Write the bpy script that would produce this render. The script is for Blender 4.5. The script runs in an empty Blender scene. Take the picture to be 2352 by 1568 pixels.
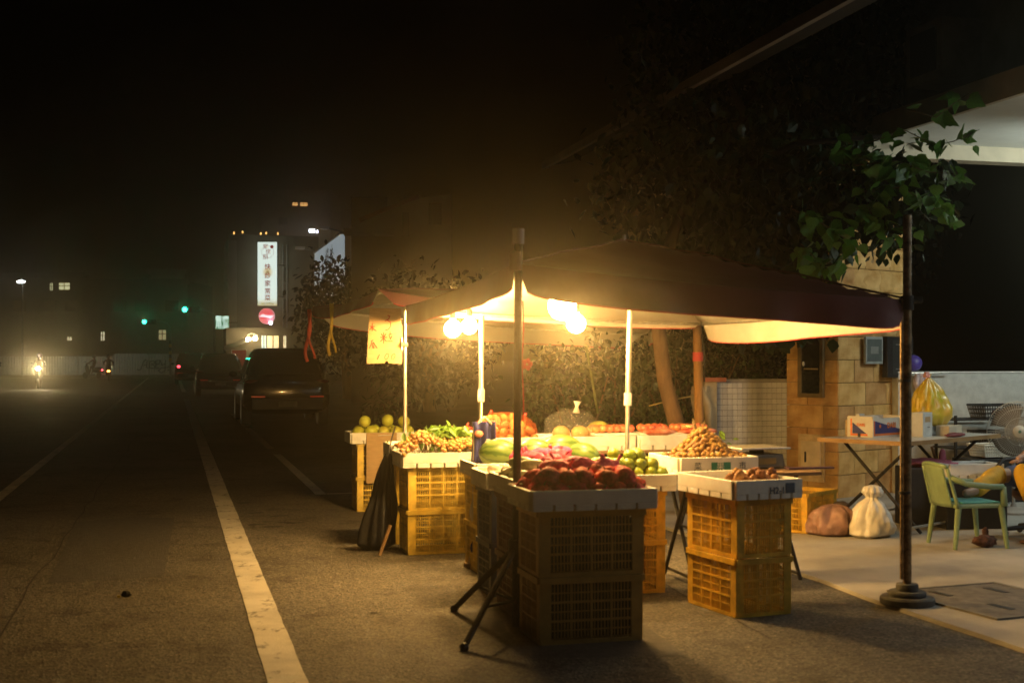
import bpy, bmesh, math, random
import numpy as np
from mathutils import Vector, Matrix, Euler, Quaternion

SC = bpy.context.scene
COL = SC.collection
PI = math.pi
rad = math.radians
random.seed(7)
rng = np.random.default_rng(7)

# ------------------------------------------------------------------ camera
CAM_H, FOC, CX, HY = 1.40, 3000.0, 1176.0, 824.0     # measured: eye height, focal length, axis and horizon in a 2352 px wide frame
cam_d = bpy.data.cameras.new('camera')
cam = bpy.data.objects.new('camera', cam_d); COL.objects.link(cam)
cam.location = (0, 0, CAM_H); cam.rotation_euler = (PI / 2, 0, 0)
cam_d.sensor_width = 36.0; cam_d.lens = 36.0 * FOC / 2352.0
cam_d.shift_y = (HY - 784.0) / 2352.0
cam_d.clip_start = 0.1; cam_d.clip_end = 2000
cam_d.dof.use_dof = True; cam_d.dof.focus_distance = 21.0; cam_d.dof.aperture_fstop = 4.0
SC.camera = cam

# ------------------------------------------------------------------ night sky
wd = bpy.data.worlds.new('World'); SC.world = wd; wd.use_nodes = True
wn = wd.node_tree.nodes; wl = wd.node_tree.links
bg = wn['Background']
sky = wn.new('ShaderNodeTexSky'); sky.sky_type = 'NISHITA'; sky.sun_disc = False
sky.sun_elevation = rad(-3.0); sky.sun_rotation = rad(200); sky.air_density = 1.0; sky.dust_density = 3.0
wl.new(sky.outputs[0], bg.inputs[0]); bg.inputs[1].default_value = 0.004
# a trace of moonlight, far below the lamps
md = bpy.data.lights.new('moon', 'SUN'); md.energy = 0.004; md.angle = rad(0.5); md.color = (0.8, 0.9, 1.0)
mo = bpy.data.objects.new('moon', md); COL.objects.link(mo); mo.rotation_euler = (rad(40), rad(20), 0)

SC.view_settings.view_transform = 'Standard'; SC.view_settings.look = 'None'
SC.view_settings.exposure = 0.0; SC.view_settings.gamma = 1.0
SC.cycles.use_denoising = True
SC.cycles.max_bounces = 5; SC.cycles.diffuse_bounces = 2; SC.cycles.glossy_bounces = 2
SC.cycles.transmission_bounces = 5; SC.cycles.transparent_max_bounces = 8; SC.cycles.volume_bounces = 0
SC.cycles.sample_clamp_indirect = 3.0
SC.cycles.caustics_reflective = False; SC.cycles.caustics_refractive = False

# ------------------------------------------------------------------ frames
TH = math.atan2(395 - 1176, 3000)          # the road's vanishing point lies left of the axis
ROT = -TH                                  # road frame turned about z
RV = Vector((math.sin(TH), math.cos(TH), 0)); PV = Vector((math.cos(TH), -math.sin(TH), 0))
def W(x, y, Y): return Vector(((x - CX) * Y / FOC, Y, CAM_H - (y - HY) * Y / FOC))
def G(x, y, z=0.0): return W(x, y, (CAM_H - z) * FOC / (y - HY))
def UV(u, v, z=0.0):
    p = RV * u + PV * v; return Vector((p.x, p.y, z))
def uvof(p): return (Vector((p[0], p[1], 0)).dot(RV), Vector((p[0], p[1], 0)).dot(PV))

# ------------------------------------------------------------------ materials
MATS = {}
def mat(name, col, rough=0.6, var=0.18, scale=6.0, bump=0.0, bscale=60.0, metal=0.0, rnd=0.0, col2=None, trans=0.0,
        sss=0.0, coat=0.0, spec=0.5, emit=None, es=0.0, alpha=1.0, stretch=None, detail=4.0, lo=0.35, hi=0.65):
    if name in MATS: return MATS[name]
    m = bpy.data.materials.new(name); m.use_nodes = True; MATS[name] = m
    nt = m.node_tree; N = nt.nodes; L = nt.links; b = N['Principled BSDF']
    c = Vector(col[:3])
    ca = tuple(max(0, x * (1 - var)) for x in c) + (1,)
    cb = (tuple(min(1, x * (1 + var)) for x in c) if col2 is None else tuple(col2)) + (1,)
    tc = N.new('ShaderNodeTexCoord'); mp = N.new('ShaderNodeMapping')
    L.new(tc.outputs['Object'], mp.inputs[0])
    if stretch: mp.inputs['Scale'].default_value = stretch
    ns = N.new('ShaderNodeTexNoise'); ns.inputs['Scale'].default_value = scale; ns.inputs['Detail'].default_value = detail
    ns.inputs['Roughness'].default_value = 0.6
    L.new(mp.outputs[0], ns.inputs['Vector'])
    rp = N.new('ShaderNodeValToRGB'); rp.color_ramp.elements[0].color = ca; rp.color_ramp.elements[1].color = cb
    rp.color_ramp.elements[0].position = lo; rp.color_ramp.elements[1].position = hi
    L.new(ns.outputs[0], rp.inputs[0]); out = rp.outputs[0]
    if rnd:
        oi = N.new('ShaderNodeObjectInfo'); hs = N.new('ShaderNodeHueSaturation')
        mr = N.new('ShaderNodeMapRange'); mr.inputs[3].default_value = 1 - rnd; mr.inputs[4].default_value = 1 + rnd
        mh = N.new('ShaderNodeMapRange'); mh.inputs[3].default_value = 0.5 - rnd * 0.06; mh.inputs[4].default_value = 0.5 + rnd * 0.06
        L.new(oi.outputs['Random'], mr.inputs[0]); L.new(oi.outputs['Random'], mh.inputs[0])
        L.new(mr.outputs[0], hs.inputs['Value']); L.new(mh.outputs[0], hs.inputs['Hue'])
        L.new(out, hs.inputs['Color']); out = hs.outputs[0]
    L.new(out, b.inputs['Base Color'])
    b.inputs['Roughness'].default_value = rough; b.inputs['Metallic'].default_value = metal
    b.inputs['Specular IOR Level'].default_value = spec; b.inputs['Coat Weight'].default_value = coat
    if trans: b.inputs['Transmission Weight'].default_value = trans
    if alpha < 1: b.inputs['Alpha'].default_value = alpha
    if sss: b.inputs['Subsurface Weight'].default_value = sss; b.inputs['Subsurface Radius'].default_value = (0.02, 0.015, 0.008)
    if bump:
        n2 = N.new('ShaderNodeTexNoise'); n2.inputs['Scale'].default_value = bscale; n2.inputs['Detail'].default_value = 5
        L.new(mp.outputs[0], n2.inputs['Vector'])
        bp = N.new('ShaderNodeBump'); bp.inputs['Strength'].default_value = bump; bp.inputs['Distance'].default_value = 0.01
        L.new(n2.outputs[0], bp.inputs['Height']); L.new(bp.outputs[0], b.inputs['Normal'])
    if emit:
        m.cycles.emission_sampling = 'NONE'
        b.inputs['Emission Color'].default_value = tuple(emit) + (1,); b.inputs['Emission Strength'].default_value = es
    return m
def cloth(name, col, rough=0.7, transl=0.25, var=0.12, scale=5.0, tcol=None, bump=0.15, bscale=14, spec=0.5):
    m = mat(name, col, rough=rough, var=var, scale=scale, bump=bump, bscale=bscale, spec=spec)
    nt = m.node_tree; N = nt.nodes; L = nt.links; b = N['Principled BSDF']; o = N['Material Output']
    tr = N.new('ShaderNodeBsdfTranslucent'); tr.inputs[0].default_value = tuple(tcol or col) + (1,)
    mx = N.new('ShaderNodeMixShader'); mx.inputs[0].default_value = transl
    L.new(b.outputs[0], mx.inputs[1]); L.new(tr.outputs[0], mx.inputs[2]); L.new(mx.outputs[0], o.inputs[0])
    return m
def glow(name, col, s):
    m = bpy.data.materials.new(name); m.use_nodes = True; MATS[name] = m
    nt = m.node_tree; N = nt.nodes; b = N['Principled BSDF']
    b.inputs['Base Color'].default_value = (0.8, 0.8, 0.8, 1)
    b.inputs['Emission Color'].default_value = tuple(col) + (1,); b.inputs['Emission Strength'].default_value = s
    m.cycles.emission_sampling = 'FRONT' if 'tube' in name else 'NONE'
    return m

# ------------------------------------------------------------------ mesh building
class MB:
    def __init__(self): self.v = []; self.f = []
    def add(self, vs, fs):
        n = len(self.v); self.v += [tuple(x) for x in vs]; self.f += [tuple(i + n for i in f) for f in fs]; return self
    def box(self, c, s, rz=0.0, R=None, taper=1.0):
        hx, hy, hz = s[0] / 2, s[1] / 2, s[2] / 2
        P = [Vector((x * (taper if z < 0 else 1), y * (taper if z < 0 else 1), z)) for x in (-hx, hx) for y in (-hy, hy) for z in (-hz, hz)]
        M = R if R is not None else Matrix.Rotation(rz, 3, 'Z')
        return self.add([M @ p + Vector(c) for p in P], [(0, 1, 3, 2), (4, 6, 7, 5), (0, 4, 5, 1), (2, 3, 7, 6), (0, 2, 6, 4), (1, 5, 7, 3)])
    def b2(self, x0, x1, y0, y1, z0, z1): return self.box(((x0 + x1) / 2, (y0 + y1) / 2, (z0 + z1) / 2), (x1 - x0, y1 - y0, z1 - z0))
    def tube(self, pts, r, n=10, cap=True):
        pts = [Vector(p) for p in pts]; k = len(pts)
        rr = r if isinstance(r, (list, tuple)) else [r] * k
        vs = []; prev = None
        for i, p in enumerate(pts):
            t = (pts[min(i + 1, k - 1)] - pts[max(i - 1, 0)]); t = t.normalized() if t.length > 1e-9 else Vector((0, 0, 1))
            a = prev if prev is not None else (Vector((0, 0, 1)) if abs(t.z) < 0.9 else Vector((1, 0, 0)))
            a = (a - t * a.dot(t)); a = a.normalized() if a.length > 1e-6 else t.orthogonal().normalized()
            prev = a; b = t.cross(a)
            for j in range(n):
                w = 2 * PI * j / n; vs.append(p + (a * math.cos(w) + b * math.sin(w)) * rr[i])
        fs = [(i * n + j, i * n + (j + 1) % n, (i + 1) * n + (j + 1) % n, (i + 1) * n + j) for i in range(k - 1) for j in range(n)]
        if cap: fs += [tuple(range(n))[::-1], tuple((k - 1) * n + j for j in range(n))]
        return self.add(vs, fs)
    def lathe(self, prof, n=20, M=None, cap=True):
        M = M or Matrix.Identity(4); vs = []
        for r, z in prof:
            for j in range(n):
                w = 2 * PI * j / n; vs.append(M @ Vector((r * math.cos(w), r * math.sin(w), z)))
        k = len(prof)
        fs = [(i * n + j, i * n + (j + 1) % n, (i + 1) * n + (j + 1) % n, (i + 1) * n + j) for i in range(k - 1) for j in range(n)]
        if cap: fs += [tuple(range(n))[::-1], tuple((k - 1) * n + j for j in range(n))]
        return self.add(vs, fs)
    def ball(self, c, r, n=12, m=8, fn=None):
        c = Vector(c); R = r if isinstance(r, (list, tuple)) else (r, r, r); vs = []
        for i in range(m + 1):
            a = PI * i / m
            for j in range(n):
                w = 2 * PI * j / n; d = Vector((math.sin(a) * math.cos(w), math.sin(a) * math.sin(w), -math.cos(a)))
                k = fn(d) if fn else 1.0
                vs.append(c + Vector((d.x * R[0], d.y * R[1], d.z * R[2])) * k)
        fs = [(i * n + j, i * n + (j + 1) % n, (i + 1) * n + (j + 1) % n, (i + 1) * n + j) for i in range(m) for j in range(n)]
        return self.add(vs, fs)
    def grid(self, fn, nu, nv, loop=False):
        vs = [fn(i / nu, j / nv) for i in range(nu + 1) for j in range(nv + 1)]
        fs = [(i * (nv + 1) + j, (i + 1) * (nv + 1) + j, (i + 1) * (nv + 1) + j + 1, i * (nv + 1) + j + 1) for i in range(nu) for j in range(nv)]
        return self.add(vs, fs)
    def ribbon(self, pts, w, n=Vector((0, -1, 0)), closed=False):
        pts = [Vector(p) for p in pts]; k = len(pts); vs = []
        for i, p in enumerate(pts):
            t = (pts[min(i + 1, k - 1)] - pts[max(i - 1, 0)])
            if t.length < 1e-9: t = Vector((1, 0, 0))
            s = t.normalized().cross(n).normalized(); vs += [p + s * w / 2, p - s * w / 2]
        return self.add(vs, [(2 * i, 2 * i + 1, 2 * i + 3, 2 * i + 2) for i in range(k - 1)])
    def mesh(self, name, m, smooth=False, bevel=0.0):
        me = bpy.data.meshes.new(name); me.from_pydata(self.v, [], self.f); me.validate(); me.update()
        bm = bmesh.new(); bm.from_mesh(me)
        bmesh.ops.remove_doubles(bm, verts=bm.verts, dist=1e-5)
        bmesh.ops.recalc_face_normals(bm, faces=bm.faces)
        if bevel: bmesh.ops.bevel(bm, geom=[e for e in bm.edges if len(e.link_faces) == 2 and e.calc_face_angle(0) > 0.6], offset=bevel, segments=2, affect='EDGES', clamp_overlap=True, profile=0.6)
        bm.to_mesh(me); bm.free()
        if smooth:
            me.shade_smooth()
            if smooth != 'all': me.set_sharp_from_angle(angle=rad(40))
        if m: me.materials.append(m)
        return me
    def build(self, name, m, parent=None, smooth=False, bevel=0.0, loc=None, rz=0.0, solid=0.0):
        o = bpy.data.objects.new(name, self.mesh(name, m, smooth, bevel)); COL.objects.link(o)
        if parent: o.parent = parent
        if loc is not None: o.location = loc
        o.rotation_euler = (0, 0, rz)
        if solid:
            md = o.modifiers.new('thickness', 'SOLIDIFY'); md.thickness = solid; md.offset = 0
        return o
def link(name, me, parent=None, loc=(0, 0, 0), rot=(0, 0, 0), sc=(1, 1, 1)):
    o = bpy.data.objects.new(name, me); COL.objects.link(o); o.parent = parent
    o.location = loc; o.rotation_euler = rot; o.scale = sc; return o
def tag(o, label=None, cat=None, group=None, kind=None):
    if label: o['label'] = label
    if cat: o['category'] = cat
    if group: o['group'] = group
    if kind: o['kind'] = kind
    return o
def thing(name, label, cat, loc=(0, 0, 0), rz=0.0, group=None):
    o = bpy.data.objects.new(name, None); COL.objects.link(o); o.location = loc; o.rotation_euler = (0, 0, rz)
    o.empty_display_size = 0.1
    return tag(o, label, cat, group)
KIDS = {}
def kids(o): return [c for c in COL.objects if c.parent == o]
def copy_tree(o, parent=None):
    c = o.copy(); COL.objects.link(c); c.parent = parent
    for ch in kids(o): copy_tree(ch, c)
    return c
def text(name, body, size, parent, loc, rz=0.0, m=None, tilt=0.0, ext=0.001, sx=1.0, rx=PI / 2, bold=0.0):
    c = bpy.data.curves.new(name, 'FONT'); c.body = body; c.size = size; c.align_x = 'CENTER'; c.align_y = 'CENTER'; c.extrude = ext
    c.offset = bold; c.resolution_u = 3
    t = bpy.data.objects.new(name, c); COL.objects.link(t)
    me = bpy.data.meshes.new_from_object(t.evaluated_get(bpy.context.evaluated_depsgraph_get())); bpy.data.objects.remove(t)
    me.name = name; me.materials.clear(); me.materials.append(m)
    o = bpy.data.objects.new(name, me); COL.objects.link(o); o.parent = parent; o.location = loc
    o.rotation_euler = (Matrix.Rotation(rz, 3, 'Z') @ Matrix.Rotation(rx, 3, 'X') @ Matrix.Rotation(tilt, 3, 'Z')).to_euler(); o.scale = (sx, 1, 1)
    return o
def struct(name, mb, m, **k): return tag(mb.build(name, m, **k), kind='structure')
def hsh(*a):
    x = math.sin(sum(v * k for v, k in zip(a, (12.9898, 78.233, 37.719, 4.581)))) * 43758.5453
    return x - math.floor(x)
def vnoise(p):
    p = Vector(p); from mathutils import noise
    return noise.noise(p)

# leaves: many small folded blades, each with its own tilt
LEAF = np.array([(0, 0, 0), (.28, .22, .05), (.42, .55, .03), (.22, .85, -.04), (0, 1.1, -.10), (-.22, .85, -.04), (-.42, .55, .03), (-.28, .22, .05), (0, .5, -.05)])
LEAFF = [(0, 1, 8), (1, 2, 8), (2, 3, 8), (3, 4, 8), (4, 5, 8), (5, 6, 8), (6, 7, 8), (7, 0, 8)]
def leaf_mesh(name, pts, size, m, seed=1, droop=0.5, narrow=1.0, outward=None):
    r = np.random.default_rng(seed); pts = np.asarray(pts); n = len(pts)
    yaw = r.uniform(0, 2 * PI, n); pit = r.normal(-droop, 0.5, n); rol = r.normal(0, 0.6, n); s = size * r.uniform(0.6, 1.35, n)
    cy, sy, cp, sp, cr, sr = np.cos(yaw), np.sin(yaw), np.cos(pit), np.sin(pit), np.cos(rol), np.sin(rol)
    T = LEAF * np.array([narrow, 1, 1]); X = T[None, :, 0] * s[:, None]; Y = T[None, :, 1] * s[:, None]; Z = T[None, :, 2] * s[:, None]
    X, Z = X * cr[:, None] + Z * sr[:, None], -X * sr[:, None] + Z * cr[:, None]
    Y, Z = Y * cp[:, None] - Z * sp[:, None], Y * sp[:, None] + Z * cp[:, None]
    X, Y = X * cy[:, None] - Y * sy[:, None], X * sy[:, None] + Y * cy[:, None]
    V = np.stack([X, Y, Z], -1) + pts[:, None, :]
    k = len(LEAF); F = (np.array(LEAFF)[None] + (np.arange(n) * k)[:, None, None]).reshape(-1, 3)
    me = bpy.data.meshes.new(name); me.from_pydata(V.reshape(-1, 3).tolist(), [], F.tolist()); me.update()
    me.materials.append(m); return me
def clump_pts(centre, radii, nclump, per, spread, seed, flat=1.0, hollow=0.5):
    r = np.random.default_rng(seed); out = []
    for _ in range(nclump):
        d = r.normal(size=3); d /= np.linalg.norm(d); q = r.uniform(hollow, 1.0) ** 0.6
        c = np.array(centre) + d * q * np.array(radii)
        k = int(per * r.uniform(0.5, 1.6))
        out.append(c + r.normal(size=(k, 3)) * spread * np.array([1, 1, flat]))
    return np.concatenate(out)
HAZE_D, HAZE_G = 0.0042, 0.93
# ================================================================== materials used by several things
M_white = mat('white_paint', (0.7, 0.69, 0.64), 0.7, 0.08, 4)
M_black = mat('black_plastic', (0.015, 0.015, 0.016), 0.45, 0.3, 20)
M_darkmetal = mat('dark_steel', (0.018, 0.016, 0.015), 0.6, 0.4, 30, spec=.25)
M_galv = mat('galvanised_steel', (0.55, 0.53, 0.48), 0.38, 0.15, 30, metal=0.8)
M_rust = mat('rusty_steel', (0.20, 0.10, 0.04), 0.55, 0.6, 24, bump=0.3, bscale=80, metal=0.5, col2=(0.36, 0.25, 0.13))
M_foam = mat('styrofoam', (0.86, 0.85, 0.80), 0.75, 0.06, 14, bump=0.25, bscale=220)
M_card = mat('cardboard', (0.46, 0.31, 0.15), 0.85, 0.1, 12, bump=0.1, bscale=120, stretch=(1, 1, 6))
M_glassdark = mat('dark_glass', (0.01, 0.012, 0.013), 0.06, 0.1, 3, spec=0.7)

# ================================================================== ground, road, markings, pavement
def asphalt():
    m = bpy.data.materials.new('asphalt'); m.use_nodes = True; nt = m.node_tree; N = nt.nodes; L = nt.links; b = N['Principled BSDF']
    tc = N.new('ShaderNodeTexCoord')
    def noise(s, d, r=0.6):
        n = N.new('ShaderNodeTexNoise'); n.inputs['Scale'].default_value = s; n.inputs['Detail'].default_value = d; n.inputs['Roughness'].default_value = r
        L.new(tc.outputs['Object'], n.inputs['Vector']); return n
    def ramp(src, a, b_, pa, pb):
        r = N.new('ShaderNodeValToRGB'); r.color_ramp.elements[0].position = pa; r.color_ramp.elements[1].position = pb
        r.color_ramp.elements[0].color = a + (1,); r.color_ramp.elements[1].color = b_ + (1,); L.new(src, r.inputs[0]); return r
    def mul(x, y, fac=1.0, mode='MULTIPLY'):
        q = N.new('ShaderNodeMix'); q.data_type = 'RGBA'; q.blend_type = mode; q.inputs[0].default_value = fac
        L.new(x, q.inputs[6]); L.new(y, q.inputs[7]); return q.outputs[2]
    big = ramp(noise(0.5, 5).outputs[0], (0.075, 0.07, 0.062), (0.125, 0.115, 0.10), 0.35, 0.65)
    v = N.new('ShaderNodeTexVoronoi'); v.inputs['Scale'].default_value = 85; L.new(tc.outputs['Object'], v.inputs['Vector'])
    grit = ramp(v.outputs['Color'], (0.35, 0.35, 0.35), (1.75, 1.7, 1.55), 0.1, 0.9)
    c = mul(big.outputs[0], grit.outputs[0])
    fine = ramp(noise(30, 4, 0.7).outputs[0], (0.65, 0.65, 0.65), (1.25, 1.25, 1.25), 0.35, 0.68)
    c = mul(c, fine.outputs[0])
    stain = ramp(noise(2.6, 6, 0.7).outputs[0], (0.36, 0.34, 0.31), (1, 1, 1), 0.36, 0.47)
    c = mul(c, stain.outputs[0], 0.75)
    sp = N.new('ShaderNodeTexVoronoi'); sp.inputs['Scale'].default_value = 26; L.new(tc.outputs['Object'], sp.inputs['Vector'])
    chips = ramp(sp.outputs['Distance'], (3.6, 3.4, 3.0), (1, 1, 1), 0.05, 0.13)
    c = mul(c, chips.outputs[0])
    L.new(c, b.inputs['Base Color']); b.inputs['Roughness'].default_value = 0.82; b.inputs['Specular IOR Level'].default_value = 0.35
    bp = N.new('ShaderNodeBump'); bp.inputs['Strength'].default_value = 0.55; bp.inputs['Distance'].default_value = 0.006
    L.new(v.outputs['Distance'], bp.inputs['Height'])
    b2 = N.new('ShaderNodeBump'); b2.inputs['Strength'].default_value = 0.4; b2.inputs['Distance'].default_value = 0.02
    L.new(noise(14, 5).outputs[0], b2.inputs['Height']); L.new(bp.outputs[0], b2.inputs['Normal']); L.new(b2.outputs[0], b.inputs['Normal'])
    return m
M_asph = asphalt()
struct('road', MB().add([(-400, -60, 0), (400, -60, 0), (400, 700, 0), (-400, 700, 0)], [(0, 1, 2, 3)]), M_asph)

def marking(name):
    m = mat(name, (0.50, 0.47, 0.40), 0.75, 0.2, 3.0, bump=0.3, bscale=90, lo=0.3, hi=0.6)
    nt = m.node_tree; N = nt.nodes; L = nt.links; b = N['Principled BSDF']
    src = b.inputs['Base Color'].links[0].from_socket
    tc = N.new('ShaderNodeTexCoord'); n = N.new('ShaderNodeTexNoise'); n.inputs['Scale'].default_value = 9; n.inputs['Detail'].default_value = 9; n.inputs['Roughness'].default_value = 0.75
    mp = N.new('ShaderNodeMapping'); mp.inputs['Scale'].default_value = (1.0, 0.55, 1); mp.inputs['Rotation'].default_value = (0, 0, 0)
    L.new(tc.outputs['Object'], mp.inputs[0]); L.new(mp.outputs[0], n.inputs['Vector'])
    r = N.new('ShaderNodeValToRGB'); r.color_ramp.elements[0].position = 0.37; r.color_ramp.elements[1].position = 0.45
    r.color_ramp.elements[0].color = (0.14, 0.13, 0.11, 1); r.color_ramp.elements[1].color = (1, 1, 1, 1); L.new(n.outputs[0], r.inputs[0])
    q = N.new('ShaderNodeMix'); q.data_type = 'RGBA'; q.blend_type = 'MULTIPLY'; q.inputs[0].default_value = 0.9
    L.new(src, q.inputs[6]); L.new(r.outputs[0], q.inputs[7]); L.new(q.outputs[2], b.inputs['Base Color'])
    return m
M_mark = marking('worn_road_paint')
def strip(name, u0, u1, v0, w, z=0.004):
    mb = MB(); n = max(2, int((u1 - u0) / 0.18)) if u1 < 35 else max(2, int((u1 - u0) / 1.0)); e = []
    for i in range(n + 1):
        u = u0 + (u1 - u0) * i / n
        a = 0.006 * (hsh(i, v0) - 0.5) if u1 < 35 else 0; b = 0.006 * (hsh(i, v0 + 3) - 0.5) if u1 < 35 else 0
        e += [UV(u, v0 - w / 2 + a, z), UV(u, v0 + w / 2 + b, z)]
    mb.add(e, [(2 * i, 2 * i + 1, 2 * i + 3, 2 * i + 2) for i in range(n)])
    return struct(name, mb, M_mark)
strip('road_edge_line', -6, 34, 0.485, 0.17); strip('road_edge_line', 34.0, 47, 0.485, 0.17); strip('road_edge_line', 57, 112, 0.485, 0.17)
strip('road_lane_line', 4, 34, -1.69, 0.115); strip('road_lane_line', 34, 100, -1.69, 0.115)
strip('parking_bay_line', 13.55, 19.4, 1.49, 0.11); strip('parking_bay_line', 20.6, 27, 1.49, 0.11); strip('parking_bay_line', 28.5, 34, 1.49, 0.11)
mb = MB(); mb.add([UV(13.50, 1.55, .008), UV(13.50, 3.4, .008), UV(13.61, 3.4, .008), UV(13.61, 1.55, .008)], [(0, 1, 2, 3)]); struct('parking_bay_line', mb, M_mark)
mb = MB()
for k in range(9): mb.add([UV(100, -16 + k * 2.2, .008), UV(100, -14.6 + k * 2.2, .008), UV(100.8, -14.6 + k * 2.2, .008), UV(100.8, -16 + k * 2.2, .008)], [(0, 1, 2, 3)])
struct('road_stop_line', mb, M_mark)

M_conc = mat('concrete', (0.36, 0.335, 0.29), 0.85, 0.22, 1.6, bump=0.35, bscale=70, stretch=(1, 1, 1), detail=8)
def concrete_apron():
    mb = MB(); top = []; n = 60
    for i in range(n + 1):
        u = -8 + 33 * i / n; top.append((u, 3.93 + 0.05 * (vnoise((u * 1.7, 3, 0)) + 0.6 * vnoise((u * 6, 9, 0)))))
    vs = []
    for u, v in top: vs += [UV(u, v - 0.012, 0.0), UV(u, v, 0.02), UV(u, 6.0, 0.021), UV(u, 16, 0.022)]
    mb.add(vs, [(4 * i + k, 4 * i + k + 1, 4 * i + k + 5, 4 * i + k + 4) for i in range(n) for k in range(3)])
    return struct('pavement', mb, M_conc)
concrete_apron()
mb = MB()
for u in (3.2, 6.6, 10.1, 13.4): mb.add([UV(u, 4.05, .0245), UV(u, 15, .0245), UV(u + .012, 15, .0245), UV(u + .012, 4.05, .0245)], [(0, 1, 2, 3)])
tag(mb.build('pavement_joint', mat('joint_dirt', (0.06, 0.055, 0.05), 0.9)), kind='structure')

# manhole cover: iron plate, four lifting slots, rim
mh = thing('manhole_cover', 'dark square iron manhole cover with slots in the concrete pavement', 'manhole', G(2262, 1378, .02) + Vector((0.06, 0, 0.003)), ROT + 0.12)
M_iron = mat('cast_iron', (0.14, 0.125, 0.105), 0.7, 0.35, 12, bump=0.5, bscale=120, metal=0.3)
MB().b2(-.36, .36, -.42, .42, 0, .006).build('plate', M_iron, mh, bevel=.002)
mb = MB()
for a, b, c, d in ((-.40, -.37, -.46, .46), (.37, .40, -.46, .46)): mb.b2(a, b, c, d, -.002, .008)
for c, d in ((-.46, -.43), (.43, .46)): mb.b2(-.369, .369, c, d, -.002, .008)
mb.build('frame', mat('worn_rim', (0.16, 0.15, 0.13), 0.7, 0.2), mh)
for x, y in ((-.18, .25), (-.14, -.20), (.20, .22), (.22, -.22)):
    MB().b2(x - .022, x + .022, y - .085, y + .085, .0062, .0085).build('slot', M_black, mh)

# litter and spots on the road (each its own flat lump)
M_spot = mat('squashed_dirt', (0.03, 0.027, 0.023), 0.9)
def blot(name, p, r, label, cat, m, group=None, h=.004, yellow=None):
    mb = MB(); n = 14; k0 = hsh(p[0], p[1]) * 9; vs = [Vector((0, 0, h))]
    for j in range(n):
        q = r * (0.55 + 0.6 * hsh(j, k0)); w = 2 * PI * j / n; vs.append(Vector((q * math.cos(w) * 1.7, q * math.sin(w), 0.0005)))
    mb.add(vs, [(0, 1 + j, 1 + (j + 1) % n) for j in range(n)])
    return tag(mb.build(name, m, loc=(p[0], p[1], .0048), rz=ROT), label, cat, group)
for (x, y, r) in ((560, 1155, .06), (585, 1178, .05), (640, 1185, .055), (655, 1200, .05), (590, 1205, .05), (625, 1210, .055), (670, 1202, .04)):
    blot('dirt_spot', G(x, y), r, 'one of the dark smudges on the asphalt between the edge line and the left crates', 'stain', M_spot, 'dark smudges on the asphalt')
blot('dirt_spot', G(858, 1408), .022, 'single small black spot on the asphalt in front of the black bag', 'stain', M_spot)
b_ = thing('litter', 'small crumpled scrap with a yellow tip lying on the dark road', 'litter', G(290, 1370), 0.4)
MB().ball((0, 0, .018), (.03, .018, .02), 8, 6, lambda d: 1 + .25 * vnoise(d * 3)).build('scrap', M_black, b_)
MB().b2(-.05, -.035, -.01, .006, .001, .012).build('tip', mat('yellow_paper', (.7, .55, .12), .7), b_)

# repairs and cracks in the asphalt
M_patch = mat('asphalt_patch', (.06, .056, .05), .85, .3, 20, bump=.6, bscale=90)
def flatpoly(name, pts, m, z=.0022): return struct(name, MB().add([UV(u, v, z) for u, v in pts], [tuple(range(len(pts)))]), m)
flatpoly('road_patch', [(8.6, -.75), (8.72, -.05), (11.9, .02), (12.05, -.35), (11.8, -.8)], M_patch)
flatpoly('road_patch', [(5.9, 1.55), (5.75, 2.35), (7.1, 2.45), (7.15, 1.5)], M_patch)
mb = MB()
for k, (u0, v0, u1, v1) in enumerate(((3.5, -.9, 26, -.62), (6.0, 2.9, 12.5, 3.2), (7.2, -1.3, 7.9, .35), (12.6, -1.5, 12.2, 1.3))):
    n = 40; pp = []
    for i in range(n + 1):
        t_ = i / n; u = u0 + (u1 - u0) * t_; v = v0 + (v1 - v0) * t_; d = .06 * vnoise((u * 1.3 + k, v, 0)) + .02 * vnoise((u * 7, v * 7, k)); pp.append(UV(u, v + d, .0030 + .0001 * k) if k < 2 else UV(u + d, v, .0030 + .0001 * k))
    mb.ribbon(pp, .010, Vector((0, 0, 1)))
tag(mb.build('road_crack', mat('crack_dirt', (.022, .02, .018), .95)), kind='structure')
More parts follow.
